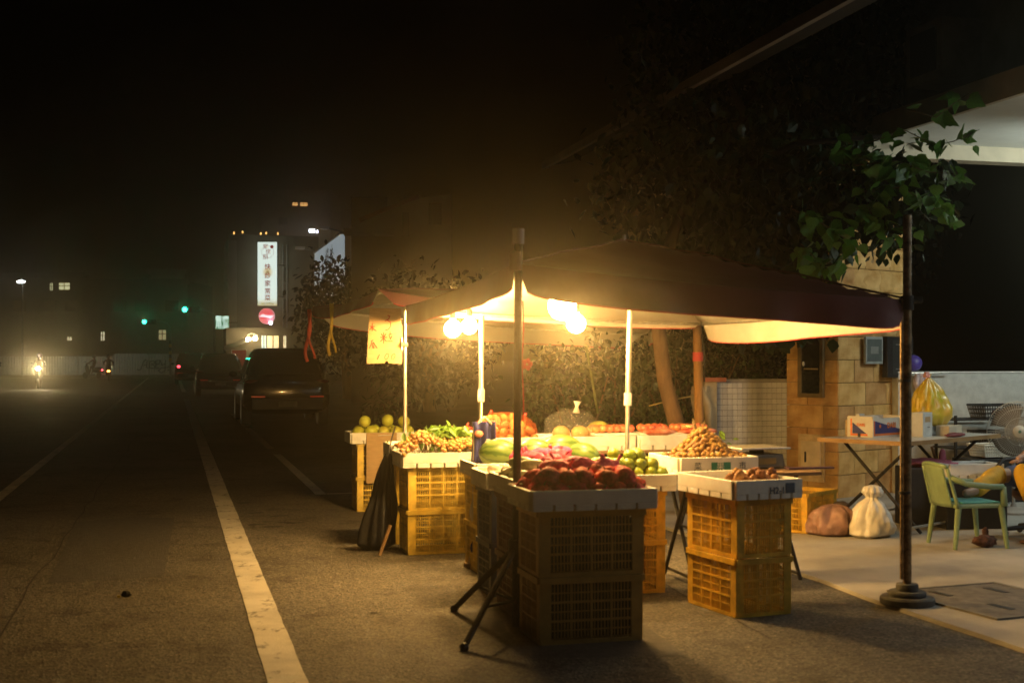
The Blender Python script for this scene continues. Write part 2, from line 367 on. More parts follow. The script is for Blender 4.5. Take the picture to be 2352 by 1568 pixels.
# ================================================================== stall canopies
M_out = cloth('maroon_tarpaulin', (0.155, 0.032, 0.036), 0.36, 0.03, 0.15, 3.0, tcol=(0.25, 0.07, 0.04), bump=0.3, bscale=9)
M_in = cloth('cream_lining', (0.50, 0.47, 0.39), 0.75, 0.06, 0.08, 4.0, bump=0.25, bscale=8)
M_pipe = mat('red_piping', (0.55, 0.05, 0.05), 0.6)
def canopy(name, label, c4, peak, sag, flap, notch=0.05, seed=0, sides=(0, 1, 2, 3), bulge=0.06):
    """c4: corners front-left, front-right, back-right, back-left at the fold; flap hangs below"""
    c4 = [Vector(c) for c in c4]; base = Vector((c4[0].x, c4[0].y, 0))
    t = thing(name, label, 'canopy', base)
    c4 = [c - base for c in c4]; N = 28
    def roof(s, q, off=0.0):
        p = c4[0] * (1 - s) * (1 - q) + c4[1] * s * (1 - q) + c4[2] * s * q + c4[3] * (1 - s) * q
        e = 1 - max(abs(2 * s - 1), abs(2 * q - 1)); rise = e * peak + bulge * math.sin(PI * e) * 0.35 * peak
        d = min(abs(abs(2 * s - 1) - abs(2 * q - 1)), 1.0)
        p.z += rise - 0.05 * math.sin(PI * min(1, e * 1.15)) * min(1, d * 1.8) * 0.8
        ed = 4 * s * (1 - s) if (q < 1e-6 or q > 1 - 1e-6) else (4 * q * (1 - q) if (s < 1e-6 or s > 1 - 1e-6) else 0)
        edge = (1 - e) ** 6
        p.z -= sag * edge * max(4 * s * (1 - s) if abs(2 * q - 1) >= abs(2 * s - 1) else 4 * q * (1 - q), 0)
        p.z += (0.012 * vnoise((p.x * 2.2 + seed, p.y * 2.2, 1)) + .007 * vnoise((p.x * 7 + seed, p.y * 3, 4))) * (1 - edge)
        p.z += off
        return p
    outer = MB(); outer.grid(lambda s, q: roof(s, q), N, N); outer.build('roof_sheet', M_out, t, 'all')
    inner = MB(); inner.grid(lambda s, q: roof(.002 + s * .996, .002 + q * .996, -.006), N, N); inner.build('lining', M_in, t, 'all')
    ends = [((0, 0), (1, 0)), ((1, 0), (1, 1)), ((1, 1), (0, 1)), ((0, 1), (0, 0))]
    cen = sum(c4, Vector()) / 4
    for k in sides:
        (s0, q0), (s1, q1) = ends[k]
        def fl(a, b, off=0.0, k=k, s0=s0, q0=q0, s1=s1, q1=q1):
            a2 = notch * b * 0.5 + a * (1 - notch * b)          # the flap narrows downward, leaving a slit at each corner
            s, q = s0 + (s1 - s0) * a2, q0 + (q1 - q0) * a2
            p = roof(s, q); o = Vector((p.x - cen.x, p.y - cen.y, 0)).normalized()
            nrm = Vector((c4[(k + 1) % 4] - c4[k]).cross(Vector((0, 0, 1)))).normalized()
            wv = 0.010 * math.sin(a * 23 + seed + k * 2) + 0.012 * math.sin(a * 7.3 + k + seed * 2) + 0.006 * math.sin(a * 41 + k)
            fl_ = flap[k] if isinstance(flap, tuple) else flap
            h = fl_ * (0.96 + 0.045 * math.sin(a * 7 + k * 3 + seed) * b)
            cr = min(a, 1 - a); h *= 1 - 0.14 * math.exp(-cr * 45)
            return p + nrm * (wv * b + 0.015 * b + off) + Vector((0, 0, -h * b))
        fo = MB(); fo.grid(lambda a, b: fl(a, b, .003), 48, 6); v1 = fo.build('valance', M_out, t, 'all')
        fi = MB(); fi.grid(lambda a, b: fl(a, b * .995, -.003), 48, 6); fi.build('valance_lining', M_in, v1, 'all')
        MB().tube([fl(a / 48, 1.0) for a in range(49)], .005, 6).build('piping', M_pipe, v1, 'all')
    for k in range(4):                                  # hip seams outside, hip rods inside
        s0, q0 = ((0, 0), (1, 0), (1, 1), (0, 1))[k]; L_ = [i / 14 for i in range(15)]
        MB().tube([roof(s0 + (.5 - s0) * i, q0 + (.5 - q0) * i, .003) for i in L_], .006, 6).build('seam', M_out, t, 'all')
        MB().tube([roof(s0 + (.5 - s0) * i, q0 + (.5 - q0) * i, -.03) for i in L_], .010, 6).build('hip_rod', M_galv, t, 'all')
        s1, q1 = ((0, 0), (1, 0), (1, 1), (0, 1))[(k + 1) % 4]
        MB().tube([roof(.01 + .98 * (s0 + (s1 - s0) * i), .01 + .98 * (q0 + (q1 - q0) * i), -.028) for i in L_], .010, 6).build('eave_rod', M_galv, t, 'all')
    MB().tube([roof(.5, .5, -.02), roof(.5, .5, .035)], [.02, .012], 8).build('finial', M_galv, t, True)
    return t
P0 = Vector((0.02, 6.83, 1.90)); P1 = Vector((2.23, 7.37, 1.735)); P2 = Vector((1.54, 10.55, 1.70)); P3 = Vector((-0.81, 10.0, 1.80))
canopy('stall_canopy', 'near maroon tarpaulin canopy with cream underside, pitched above the fruit trays', (P0, P1, P2, P3), 0.40, 0.02, (.175, .175, .06, .15), 0.05, 0)
N0 = Vector((-1.16, 11.35, 2.0)); N1 = Vector((1.35, 11.9, 1.80)); N2 = Vector((1.50, 14.7, 1.70)); N3 = Vector((-2.14, 14.0, 1.95))
canopy('stall_canopy', 'far maroon canopy with red and yellow straps hanging from its left side', (N0, N1, N2, N3), 0.22, 0.05, (.12, .15, .19, .11), 0.10, 3.1)

def pole(name, label, cat, base, top, r, m, joint=None, n=14, rj=None):
    base = Vector(base); t = thing(name, label, cat, base)
    d = Vector(top) - base
    if joint is None: MB().tube([(0, 0, 0), d], r, n).build('shaft', m, t, True)
    else:
        j = d * joint
        MB().tube([(0, 0, 0), j], r * .78, n).build('lower_shaft', m, t, True)
        MB().tube([j * .97, d], r, n).build('upper_shaft', m, t, True)
        MB().tube([j * .955, j * 1.035], r * 1.35, n).build('collar', M_white, t, True)
    return t
# front pole with tripod foot
fp = pole('canopy_pole', 'dark front canopy pole on a folding tripod foot beside the nearest crates', 'pole', (P0.x, P0.y, 0), (P0.x + .015, P0.y, 2.06), .021, M_darkmetal)
mb = MB(); mb.tube([(0, 0, 1.86), (0, 0, 1.96)], .034, 12); mb.build('clamp', mat('maroon_strap', (.12, .03, .03), .6), fp, True)
MB().tube([(.014, 0, 2.0), (.014, 0, 2.08)], .03, 12).build('cap', M_white, fp, True)
MB().tube([(0, 0, .36), (0, 0, .46)], .04, 12).build('collar', M_darkmetal, fp, True)
for dx, dy in ((-.34, .42), (-.25, -.55), (.30, .06)):
    f = Vector((dx, dy, .015)); MB().tube([(0, 0, .42), f], .016, 8).build('leg', M_darkmetal, fp, True)
    MB().tube([(0, 0, .14), f * .62 + Vector((0, 0, .16))], .009, 8).build('brace', M_darkmetal, fp, True)
    MB().ball(f, .024, 8, 6).build('foot', M_black, fp, True)
# right pole on a weighted base
rp_ = pole('canopy_pole', 'rusty brown right canopy pole standing in a round stacked weight base', 'pole', (P1.x, P1.y, .02), (P1.x, P1.y, 2.21), .024, M_rust)
for z0, z1, r0 in ((0, .045, .150), (.045, .075, .105), (.075, .115, .062)):
    MB().lathe([(r0 * .97, z0), (r0, z0 + .01), (r0, z1 - .01), (r0 * .94, z1)], 30).build('weight', mat('base_rubber', (.075, .073, .068), .75, .3, 14, bump=.3), rp_, True)
MB().tube([(-.035, -.01, .14), (-.033, -.01, 1.72)], .010, 8).build('side_rod', M_rust, rp_, True)
MB().tube([(-.05, 0, 1.70), (.085, .01, 1.715)], .020, 10).build('clamp_bolt', M_darkmetal, rp_, True)
MB().tube([(0, 0, 1.655), (0, 0, 1.735)], .036, 12).build('clamp', M_darkmetal, rp_, True)
for z in (1.25, .62): MB().tube([(-.018, -.005, z), (-.018, -.005, z + .015)], .035, 10).build('tie', M_darkmetal, rp_, True)
# inner white telescopic poles
pole('canopy_pole', 'pale telescopic pole between the red apples and the big longan heap', 'pole', (0.80, 9.30, 0), (0.852, 9.42, 1.80), .021, M_galv, .62)
pole('canopy_pole', 'pale telescopic pole behind the longan tray near the white bulbs', 'pole', (-.23, 9.35, 0), (-.225, 9.75, 1.72), .019, M_galv, .66)
sp = pole('canopy_pole', 'slim back-left canopy pole carrying the cardboard price sign', 'pole', (P3.x - .01, P3.y, 0), (P3.x - .01, P3.y, 1.80), .015, M_galv)

# price sign of cardboard, handwritten in red
sg = thing('price_sign', 'cardboard price sign handwritten in red hanging on the back-left pole', 'sign', (P3.x - .158, P3.y - .035, 1.363), -.02)
def sign_board():
    mb = MB(); o = [(-.14, 0), (-.005, .004)]
    n = 8
    for i in range(n + 1): w = PI - PI * i / n; o.append((.012 + .014 * math.cos(w), .004 + .018 * math.sin(w)))
    o += [(.03, .004), (.128, .0), (.132, .29), (.124, .292), (.122, .42), (-.118, .425), (-.13, .20)]
    k = len(o); mb.add([(x, -.002, z) for x, z in o] + [(x, .002, z) for x, z in o], [tuple(range(k)), tuple(range(k, 2 * k))[::-1]] + [(i, (i + 1) % k, k + (i + 1) % k, k + i) for i in range(k)])
    return mb
sign_board().build('board', M_card, sg)
M_redink = mat('red_marker', (0.30, 0.012, 0.004), 0.6)
def strokes(name, lst, ox, oz, s, parent, m, y=-.0026, w=.0065):
    mb = MB()
    for k, st in enumerate(lst):
        pts = []
        for i in range(len(st) - 1):
            a, b = st[i], st[i + 1]
            for q in range(4): pts.append((ox + s * (a[0] + (b[0] - a[0]) * q / 4), y - .0002 * k, oz + s * (a[1] + (b[1] - a[1]) * q / 4)))
        pts.append((ox + s * st[-1][0], y - .0002 * k, oz + s * st[-1][1])); mb.ribbon(pts, w)
    return mb.build(name, m, parent)
strokes('lettering', [[(-.5, .25), (.5, .2)], [(0, .8), (-.02, -.6)], [(-.05, .2), (-.25, -.1), (-.55, -.45)], [(.02, .1), (.3, -.3), (.75, -.6)]], -.098, .275, .042, sg, M_redink)                       # 木
strokes('lettering', [[(.1, .9), (-.3, .7)], [(-.2, .6), (-.25, .1), (-.6, -.5)], [(.05, .5), (0, -.3)], [(-.05, -.35), (.25, -.5)], [(.15, .55), (.35, .1), (.8, -.45)], [(.1, -.1), (.25, -.35)]], -.095, .14, .045, sg, M_redink)   # 瓜
strokes('lettering', [[(.1, 1.1), (.42, 1.0), (.25, .6), (-.25, .35)], [(-.25, .38), (.1, .45), (.5, .2), (.55, -.3), (.2, -.75), (-.2, -.85)]], .012, .305, .058, sg, M_redink)                            # 3
strokes('lettering', [[(-1.0, .12), (.1, .12)], [(-.45, .9), (-.45, -.85)], [(-.85, .7), (-.55, .25)], [(-.05, .75), (-.35, .25)], [(-.45, .05), (-.95, -.5)], [(-.42, .0), (0, -.55)],
                      [(.52, 1.0), (.55, .65)], [(.3, .55), (.85, .62)], [(.35, .45), (.55, -.05)], [(.85, .4), (.55, -.25)], [(.1, -.5), (.95, -.45)]], .012, .195, .050, sg, M_redink)                     # 粒
strokes('lettering', [[(-.55, -.9), (.1, .7)]], -.045, .055, .026, sg, M_redink)
for ox in (.012, .062):
    strokes('lettering', [[(.5 * math.cos(w), .7 * math.sin(w) + .3 * math.cos(w)) for w in [2 * PI * i / 9 for i in range(10)]]], ox, .055, .030, sg, M_redink, w=.005)
mb = MB(); mb.tube([(.128, -.004, .105), (.128, -.004, .20)], .007, 8); mb.build('clip_bar', M_galv, sg, True)
MB().tube([(.125, -.004, .145), (.175, -.004, .145)], [.020, .016], 12).build('clip_knob', M_galv, sg, True)

# hanging straps of the far canopy
def strap(name, label, top, length, m, sway, w=.035):
    top = Vector(top); t = thing(name, label, 'strap', (top.x, top.y, top.z - length))
    for k in range(2):
        pts = [Vector((sway * math.sin(i * .5 + k * 2) * .012 * i / 3 + k * .018, -.01 * k, length - length * i / 12 * (1 - .06 * k))) for i in range(13)]
        mb = MB(); mb.ribbon(pts, w * (1 - .3 * k)); mb.build('band', m, t, 'all', solid=.003)
    return t
strap('hanging_strap', 'red ribbon strap hanging from the far left corner of the far canopy', N3 + Vector((-.03, -.05, -.02)), .56, mat('red_ribbon', (.55, .07, .04), .6), 1)
strap('hanging_strap', 'yellow twisted strap hanging from the left side of the far canopy', N0.lerp(N3, .62) + Vector((-.03, -.03, -.02)), .52, mat('yellow_ribbon', (.5, .35, .05), .6), .7, .03)
mb = MB(); tl = Vector((.06, 7.2, 1.72)); pts = [tl + Vector((.004 * math.sin(i), .05 * i / 9, -.66 * i / 9)) for i in range(10)]
rc = thing('hanging_decoration', 'long red cord with a pink paper flower beside the dark front pole', 'cord', pts[-1])
MB().tube([p - pts[-1] for p in pts], .004, 6).build('string', M_pipe, rc, 'all')
mb = MB()
for k in range(5):
    w = 2 * PI * k / 5; mb.ball((.022 + .018 * math.cos(w), -.012, .31 + .020 * math.sin(w)), (.013, .008, .015), 8, 6)
mb.build('flower', mat('pink_paper', (.75, .12, .16), .6), rc, 'all')

# bulbs
M_bulb = glow('lit_bulb', (1.0, 0.80, 0.45), 90)
LAMP = (1.0, 0.56, 0.155)
def bulb(label, p, power, r=.055, cord=.25):
    p = Vector(p); t = thing('light_bulb', label, 'light bulb', p, 0, 'bare bulbs under the canopies')
    prof = [(.018, r * 1.25), (.022, r * .95)] + [(r * math.sin(a), r * math.cos(a)) for a in [rad(x) for x in range(30, 181, 15)]]
    MB().lathe(prof, 18).build('globe', M_bulb, t, 'all')
    MB().lathe([(.019, r * 1.2), (.022, r * 1.25), (.022, r * 2.1), (.008, r * 2.3)], 12).build('socket', M_black, t, True)
    MB().tube([(0, 0, r * 2.2), (.01, .02, r * 2.2 + cord)], .004, 6).build('cable', M_black, t, 'all')
    ld = bpy.data.lights.new('bulb_light', 'POINT'); ld.energy = power; ld.use_soft_falloff = False; ld.color = LAMP; ld.shadow_soft_size = r * 1.03
    lo = bpy.data.objects.new('bulb_light', ld); COL.objects.link(lo); lo.parent = t
    return t
bulb('left one of the two bare bulbs glowing between the two canopies', W(1040, 755, 9.62), 92, .062, .05)
bulb('right one of the two bare bulbs glowing between the two canopies', W(1078, 749, 9.70), 86, .058, .05)
bulb('largest bare bulb, under the front edge of the near canopy', W(1291, 703, 8.0), 170, .085, .12)
bulb('smaller bare bulb just below and right of the largest bulb', W(1323, 743, 8.7), 105, .062, .16)
# ================================================================== crates, trays
def crate_mesh(L=.52, D=.36, H=.315, taper=.97, simple=False):
    fr = MB(); la = MB()
    t = .012
    def sc(z): return taper + (1 - taper) * z / H
    def wb(mb, face, a0, a1, z0, z1, dep, out=0.0):
        # a box on one of the four walls; a runs along the wall
        zm = (z0 + z1) / 2; s = sc(zm)
        if face in (0, 2):
            y = (-D / 2 * s - out) if face == 0 else (D / 2 * s + out - dep); mb.b2(a0 * s, a1 * s, y, y + dep, z0, z1)
        else:
            x = (-L / 2 * s - out) if face == 3 else (L / 2 * s + out - dep); mb.b2(x, x + dep, a0 * s, a1 * s, z0, z1)
    for face in range(4):
        w = L if face in (0, 2) else D
        post = .058 if face in (0, 2) else .05
        h = w / 2
        for a0, a1 in ((-h + .001, -h + post), (h - post, h - .001)): wb(fr, face, a0, a1, .018, H - .03, .010, .001 * (face % 2))
        wb(fr, face, -h + .002, h - .002, H - .030, H, .018, .008 + .001 * (face % 2))
        wb(fr, face, -h + .002, h - .002, 0, .020, .014, .003 + .001 * (face % 2))
        a0, a1 = -h + post, h - post; nb = 4 if face in (0, 2) else 3
        z0, z1 = .02, H - .03; rows = 6
        for r in range(rows + 1):
            z = z0 + (z1 - z0) * r / rows; th = .010 if r % 2 == 0 else .005
            if 0 < r < rows: wb(la, face, a0, a1, z - th / 2, z + th / 2, .008 if r % 2 == 0 else .006, .002 if r % 2 == 0 else 0)
        for b in range(nb + 1):
            x = a0 + (a1 - a0) * b / nb
            if 0 < b < nb: wb(la, face, x - .006, x + .006, z0, z1, .009, .001)
            if b < nb:
                for k in range(1, 6):
                    xx = x + (a1 - a0) / nb * k / 6; wb(la, face, xx - .0022, xx + .0022, z0, z1, .006, -.001)
    for i in range(9): fr.b2(-L / 2 * taper + .012, L / 2 * taper - .012, -D / 2 * taper + .012 + (D * taper - .024) * i / 9, -D / 2 * taper + .012 + (D * taper - .024) * (i + .55) / 9, .001, .007)
    return fr.mesh('crate_frame', None), la.mesh('crate_lattice', None)
CR = crate_mesh()
def crate(label, loc, rz, m, name='plastic_crate', group=None, sc=1.0, handle=None):
    t = thing(name, label, 'crate', loc, rz, group)
    for nm, me in (('frame', CR[0]), ('lattice', CR[1])):
        key = me.name + m.name
        if key not in KIDS:
            k = me.copy(); k.materials.clear(); k.materials.append(m); KIDS[key] = k
        o = link(nm, KIDS[key], t, sc=(sc, sc, 1) if not isinstance(sc, tuple) else sc)
    return t
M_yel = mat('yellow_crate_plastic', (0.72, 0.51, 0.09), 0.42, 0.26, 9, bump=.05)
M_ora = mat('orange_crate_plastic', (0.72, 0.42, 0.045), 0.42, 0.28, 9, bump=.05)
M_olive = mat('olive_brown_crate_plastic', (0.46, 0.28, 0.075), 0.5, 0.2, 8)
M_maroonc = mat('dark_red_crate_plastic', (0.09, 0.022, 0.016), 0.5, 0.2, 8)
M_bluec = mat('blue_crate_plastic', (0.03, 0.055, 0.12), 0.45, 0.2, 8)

M_ink = mat('blue_print', (0.05, 0.10, 0.16), .7)
M_teal = mat('green_print', (0.03, 0.22, 0.16), .7)
def tray(label, loc, rz, L=.62, D=.42, H=.10, m=None, notches=5):
    """loc: centre of underside"""
    t = thing('foam_tray', label, 'foam tray', loc, rz)
    m = m or M_foam; mb = MB(); w = .028
    for sgn in (-1, 1):
        mb.b2(-L / 2, L / 2, sgn * D / 2 - w / 2, sgn * D / 2 + w / 2, H * .30, H)
        mb.b2(sgn * L / 2 - w / 2, sgn * L / 2 + w / 2, -D / 2 + w / 2 + .0005, D / 2 - w / 2 - .0005, H * .302, H - .0015)
        for (ln, ax) in ((L, 0), (D, 1)):
            k = notches if ax == 0 else max(3, notches - 1)
            for i in range(k + 1):
                a = -ln / 2 + ln * i / (k + 1) + (.006 if i else 0); b = -ln / 2 + ln * (i + 1) / (k + 1) - (.006 if i < k else 0)
                if ax == 0: mb.b2(a, b, sgn * D / 2 - w / 2 + .001, sgn * D / 2 + w / 2 - .001, 0, H * .305)
                else: mb.b2(sgn * L / 2 - w / 2 + .001, sgn * L / 2 + w / 2 - .001, max(a, -D / 2 + w / 2), min(b, D / 2 - w / 2), .001, H * .305)
    mb.build('rim', m, t, bevel=.004)
    fl = MB(); fl.b2(-L / 2 + .016, L / 2 - .016, -D / 2 + .016, D / 2 - .016, .004, H * .45); fl.build('floor', m, t)
    return t
def corner(px, py, L, D, rz):           # centre of a box from its near-left corner
    c = Vector((px, py)) + Matrix.Rotation(rz, 2) @ Vector((L / 2, D / 2)); return c
def stack(cx, cy, rz, m, labels, n=2, sc=1.0, h=.315, name='plastic_crate'):
    for i in range(n): crate(labels[i], (cx, cy, .002 + i * (h + .001)), rz + .012 * (i % 2), m, name, sc=sc)

# A: nearest stack, dark crates with the red dragon fruit tray
cA = corner(.125, 6.36, .56, .40, ROT)
for z in (.02, .35): tag(MB().b2(-.235, .235, -.155, .155, 0, .27).build('opaque_filling', mat('dark_filling', (.035, .028, .018), .9, .3, 12), None, loc=(cA.x, cA.y, z), rz=ROT, bevel=.03), ('lower' if z < .1 else 'upper') + ' dark box added inside the olive crate of the nearest stack', 'sack')  # opaque box added so no light shows through the crate
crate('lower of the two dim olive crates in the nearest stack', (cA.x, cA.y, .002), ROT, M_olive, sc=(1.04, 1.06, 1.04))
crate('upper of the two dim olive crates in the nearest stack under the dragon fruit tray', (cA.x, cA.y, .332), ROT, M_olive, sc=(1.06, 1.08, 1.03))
tA = tray('nearest foam tray, greyish, heaped with netted dragon fruit', (cA.x + .005, cA.y - .01, .660), ROT, .64, .44, .10)
# A2: behind the front pole, dark red crates
cB = corner(.02, 6.95, .44, .50, ROT)
for i, z in enumerate((.002, .33)):
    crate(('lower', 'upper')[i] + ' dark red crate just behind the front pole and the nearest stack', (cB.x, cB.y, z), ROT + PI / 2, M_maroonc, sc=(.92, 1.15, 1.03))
tA2 = tray('foam tray behind the front pole holding gourds and pink net bags', (cB.x, cB.y, .660), ROT, .46, .56, .10)
# A3
cC = corner(-.12, 7.64, .52, .40, ROT)
stack(cC.x, cC.y, ROT, M_bluec, ['lower blue crate hidden behind the dark red crates', 'upper blue crate hidden behind the dark red crates'])
tA3 = tray('middle foam tray with pink net bags between the gourds and the watermelons', (cC.x, cC.y, .634), ROT, .56, .42, .10)
# B: longan stack on the left
cL = corner(-.745, 9.31, .52, .36, ROT)
stack(cL.x, cL.y, ROT, M_yel, ['lower yellow crate below the longan tray on the left', 'upper yellow crate below the longan tray on the left'])
tB = tray('foam tray on yellow crates, full of longans and leafy stalks', (cL.x, cL.y, .625), ROT, .60, .42, .105)
cL2 = corner(-.88, 9.85, .52, .36, ROT)
stack(cL2.x, cL2.y, ROT, M_yel, ['lower yellow crate behind the longan stack', 'upper yellow crate behind the longan stack'])
tB2 = tray('foam tray behind the longans, under the blue plastic bag', (cL2.x + .05, cL2.y, .636), ROT, .66, .42, .12)
# C: right stack
rC = ROT + rad(8)
dC = Matrix.Rotation(rC, 2)
nC = Vector((1.207, 7.04)); c_c = nC + dC @ Vector((.36 / 2, .52 / 2))
for i, s in enumerate(('lower', 'upper')):
    crate(s + ' bright orange crate of the separate stack on the right', (c_c.x, c_c.y, .002 + .32 * i), rC + PI / 2 + .015 * i, M_ora)
tC = tray('foam tray on the right orange stack with brown root lumps', (c_c.x, c_c.y, .642), rC, .42, .60, .105)
text('printing', 'H2-15', .05, tC, (.06, -.3165, .045), 0, M_ink, bold=.001, ext=.0005)
MB().b2(.10, .16, -.3155, -.3145, .03, .085).build('printing', M_ink, tC)
# D: far left stack with pomelos
cD = corner(-1.42, 11.95, .52, .36, ROT)
stack(cD.x, cD.y, ROT, M_yel, ['lower yellow crate of the far left stack under the pomelos', 'upper yellow crate of the far left stack under the pomelos'])
tD = tray('far left foam tray holding green pomelos', (cD.x, cD.y, .625), ROT, .62, .42, .10)
# M: mandarin stack
cM = corner(.42, 7.70, .52, .36, ROT)
stack(cM.x, cM.y, ROT, M_ora, ['lower orange crate under the green mandarin tray', 'upper orange crate under the green mandarin tray'], h=.295)
tM = tray('foam tray of green mandarins behind the dragon fruit', (cM.x + .01, cM.y, .612), ROT, .60, .42, .10)
# W: watermelon tray on crates
cW = corner(-.20, 8.42, .80, .45, ROT)
for k in (-1, 1):
    q = Matrix.Rotation(ROT, 2) @ Vector((k * .22, 0))
    for i in range(2): crate(('lower', 'upper')[i] + (' left', ' right')[k > 0] + ' crate under the watermelon tray in the middle of the stall', (cW.x + q.x, cW.y + q.y, .002 + .316 * i), ROT + PI / 2, M_yel)
tW = tray('wide foam tray of watermelons in the middle of the stall', (cW.x, cW.y, .634), ROT, .86, .46, .09, notches=7)

# folding tables at the back and under the big longan tray
def ftable(label, loc, rz, L, D, z, m):
    t = thing('folding_table', label, 'table', loc, rz)
    MB().b2(-L / 2, L / 2, -D / 2, D / 2, z - .022, z).build('table_top', m, t, bevel=.003)
    for x in (-L / 2 + .14, L / 2 - .14):
        for s in (-1, 1): MB().tube([(x + .012 * s, -s * D * .42, .012), (x + .012 * s, s * D * .40, z - .022)], .013, 8).build('leg', M_darkmetal, t, True)
        MB().tube([(x, -D * .40, .05), (x, D * .40, .05)], .010, 8).build('foot_bar', M_darkmetal, t, True)
    return t
M_plank = mat('worn_plank', (.20, .12, .06), .75, .3, 5, stretch=(1, 12, 1))
ftK = corner(-.40, 9.62, 2.1, .55, ROT)
ftable('long low table carrying the back row of foam trays', (ftK.x, ftK.y, 0), ROT, 2.1, .55, .70, M_plank)
def onK(x, y=0): q = ftK + Matrix.Rotation(ROT, 2) @ Vector((x, y)); return q
tK = []
for x, lab, L in ((-.70, 'back row foam tray with the net sack of potatoes and garlic', .70), (.02, 'back row foam tray with the clear plastic bag', .66), (.70, 'back row foam tray with trays of red apples, right end', .62)):
    q = onK(x); tK.append(tray(lab, (q.x, q.y, .701), ROT, L, .46, .11))
cE = corner(1.06, 7.97, .44, .46, ROT + .04)
fe = ftable('small black folding table under the big longan tray', (cE.x + .20, cE.y + .1, 0), ROT, 1.0, .52, .69, M_plank)
tE = tray('foam tray with green printing under the big brown longan heap', (cE.x, cE.y, .692), ROT + .04, .52, .48, .105)
mb = MB(); mb.b2(-.06, .07, -.2565, -.2555, .02, .075); mb.build('printing', M_teal, tE)
text('printing', '果', .055, tE, (.0, -.2575, .048), 0, M_foam, ext=.0005)
text('printing', '菜', .05, tE, (-.15, -.2565, .05), 0, M_ink, ext=.0005)
text('printing', '市', .05, tE, (.15, -.2565, .05), 0, M_ink, ext=.0005)

def on(t, x, y, z):
    M = Matrix.Translation(t.location) @ Matrix.Rotation(t.rotation_euler.z, 4, 'Z'); return M @ Vector((x, y, z))

# ================================================================== fruit
ORD = ('first', 'second', 'third', 'fourth', 'fifth', 'sixth', 'seventh', 'eighth', 'ninth', 'tenth', 'eleventh', 'twelfth', 'thirteenth')
def ball_mesh(name, m, r=(1, 1, 1), n=14, k=10, fn=None):
    return MB().ball((0, 0, 0), r, n, k, fn).mesh(name, m, 'all')
# pomelos
M_pom = mat('pomelo_skin', (0.52, 0.60, 0.05), .45, .14, 5, bump=.15, bscale=120, rnd=.18, col2=(.60, .60, .08))
PO = MB().ball((0, 0, 0), .056, 18, 12, lambda d: 1 + .07 * max(0, d.z) ** 3 - .04 * abs(d.x) ** 4).mesh('pomelo', M_pom, 'all')
M_stem = mat('fruit_stem', (.10, .12, .03), .8)
STEM = MB().lathe([(.008, 0), (.006, .006), (.003, .012)], 8).mesh('stem', M_stem)
GRP = 'green pomelos on the far left tray'
for i, (x, y, z) in enumerate([(-.24, -.12, .10), (-.12, -.13, .105), (.0, -.12, .10), (.115, -.13, .10), (.225, -.12, .10), (-.19, .0, .10), (-.06, .0, .10), (.07, .01, .10), (.2, .0, .10),
                               (-.17, -.06, .195), (.045, -.05, .20), (.20, -.06, .19), (-.2, .12, .10), (-.05, .13, .10), (.1, .13, .10)]):
    o = tag(link('pomelo', PO, None, on(tD, x, y, z), (rad(random.uniform(-60, 60)), rad(random.uniform(-50, 50)), random.uniform(0, 6))), 'round green pomelo in the pile on the far left tray', 'pomelo', GRP)
    link('stem', STEM, o, (0, 0, .058))
# mandarins
M_man = mat('green_mandarin_skin', (0.14, 0.24, 0.02), .38, .3, 5, bump=.12, bscale=150, rnd=.30, col2=(.36, .42, .03), spec=.5)
MA = MB().ball((0, 0, 0), (.041, .041, .036), 16, 10).mesh('mandarin', M_man, 'all')
k = 0
for lay, (nx, ny, z) in enumerate(((7, 4, .10), (5, 3, .155), (3, 2, .205))):
    for i in range(nx):
        for j in range(ny):
            x = .02 + (i - (nx - 1) / 2) * .077 + random.uniform(-.008, .008); y = (j - (ny - 1) / 2) * .078 + random.uniform(-.008, .008) - (.0 if lay == 0 else .01)
            if lay == 2 and hsh(i, j, 5) < .3: continue
            o = tag(link('mandarin', MA, None, on(tM, x + .02 * lay, y, z + random.uniform(-.004, .004)), (random.uniform(-.7, .7), random.uniform(-.7, .7), random.uniform(0, 6))),
                    'green mandarin in the heap behind the dragon fruit', 'mandarin', 'green mandarins in the heap')
            link('stem', STEM, o, (0, 0, .033), sc=(.5, .5, .5))
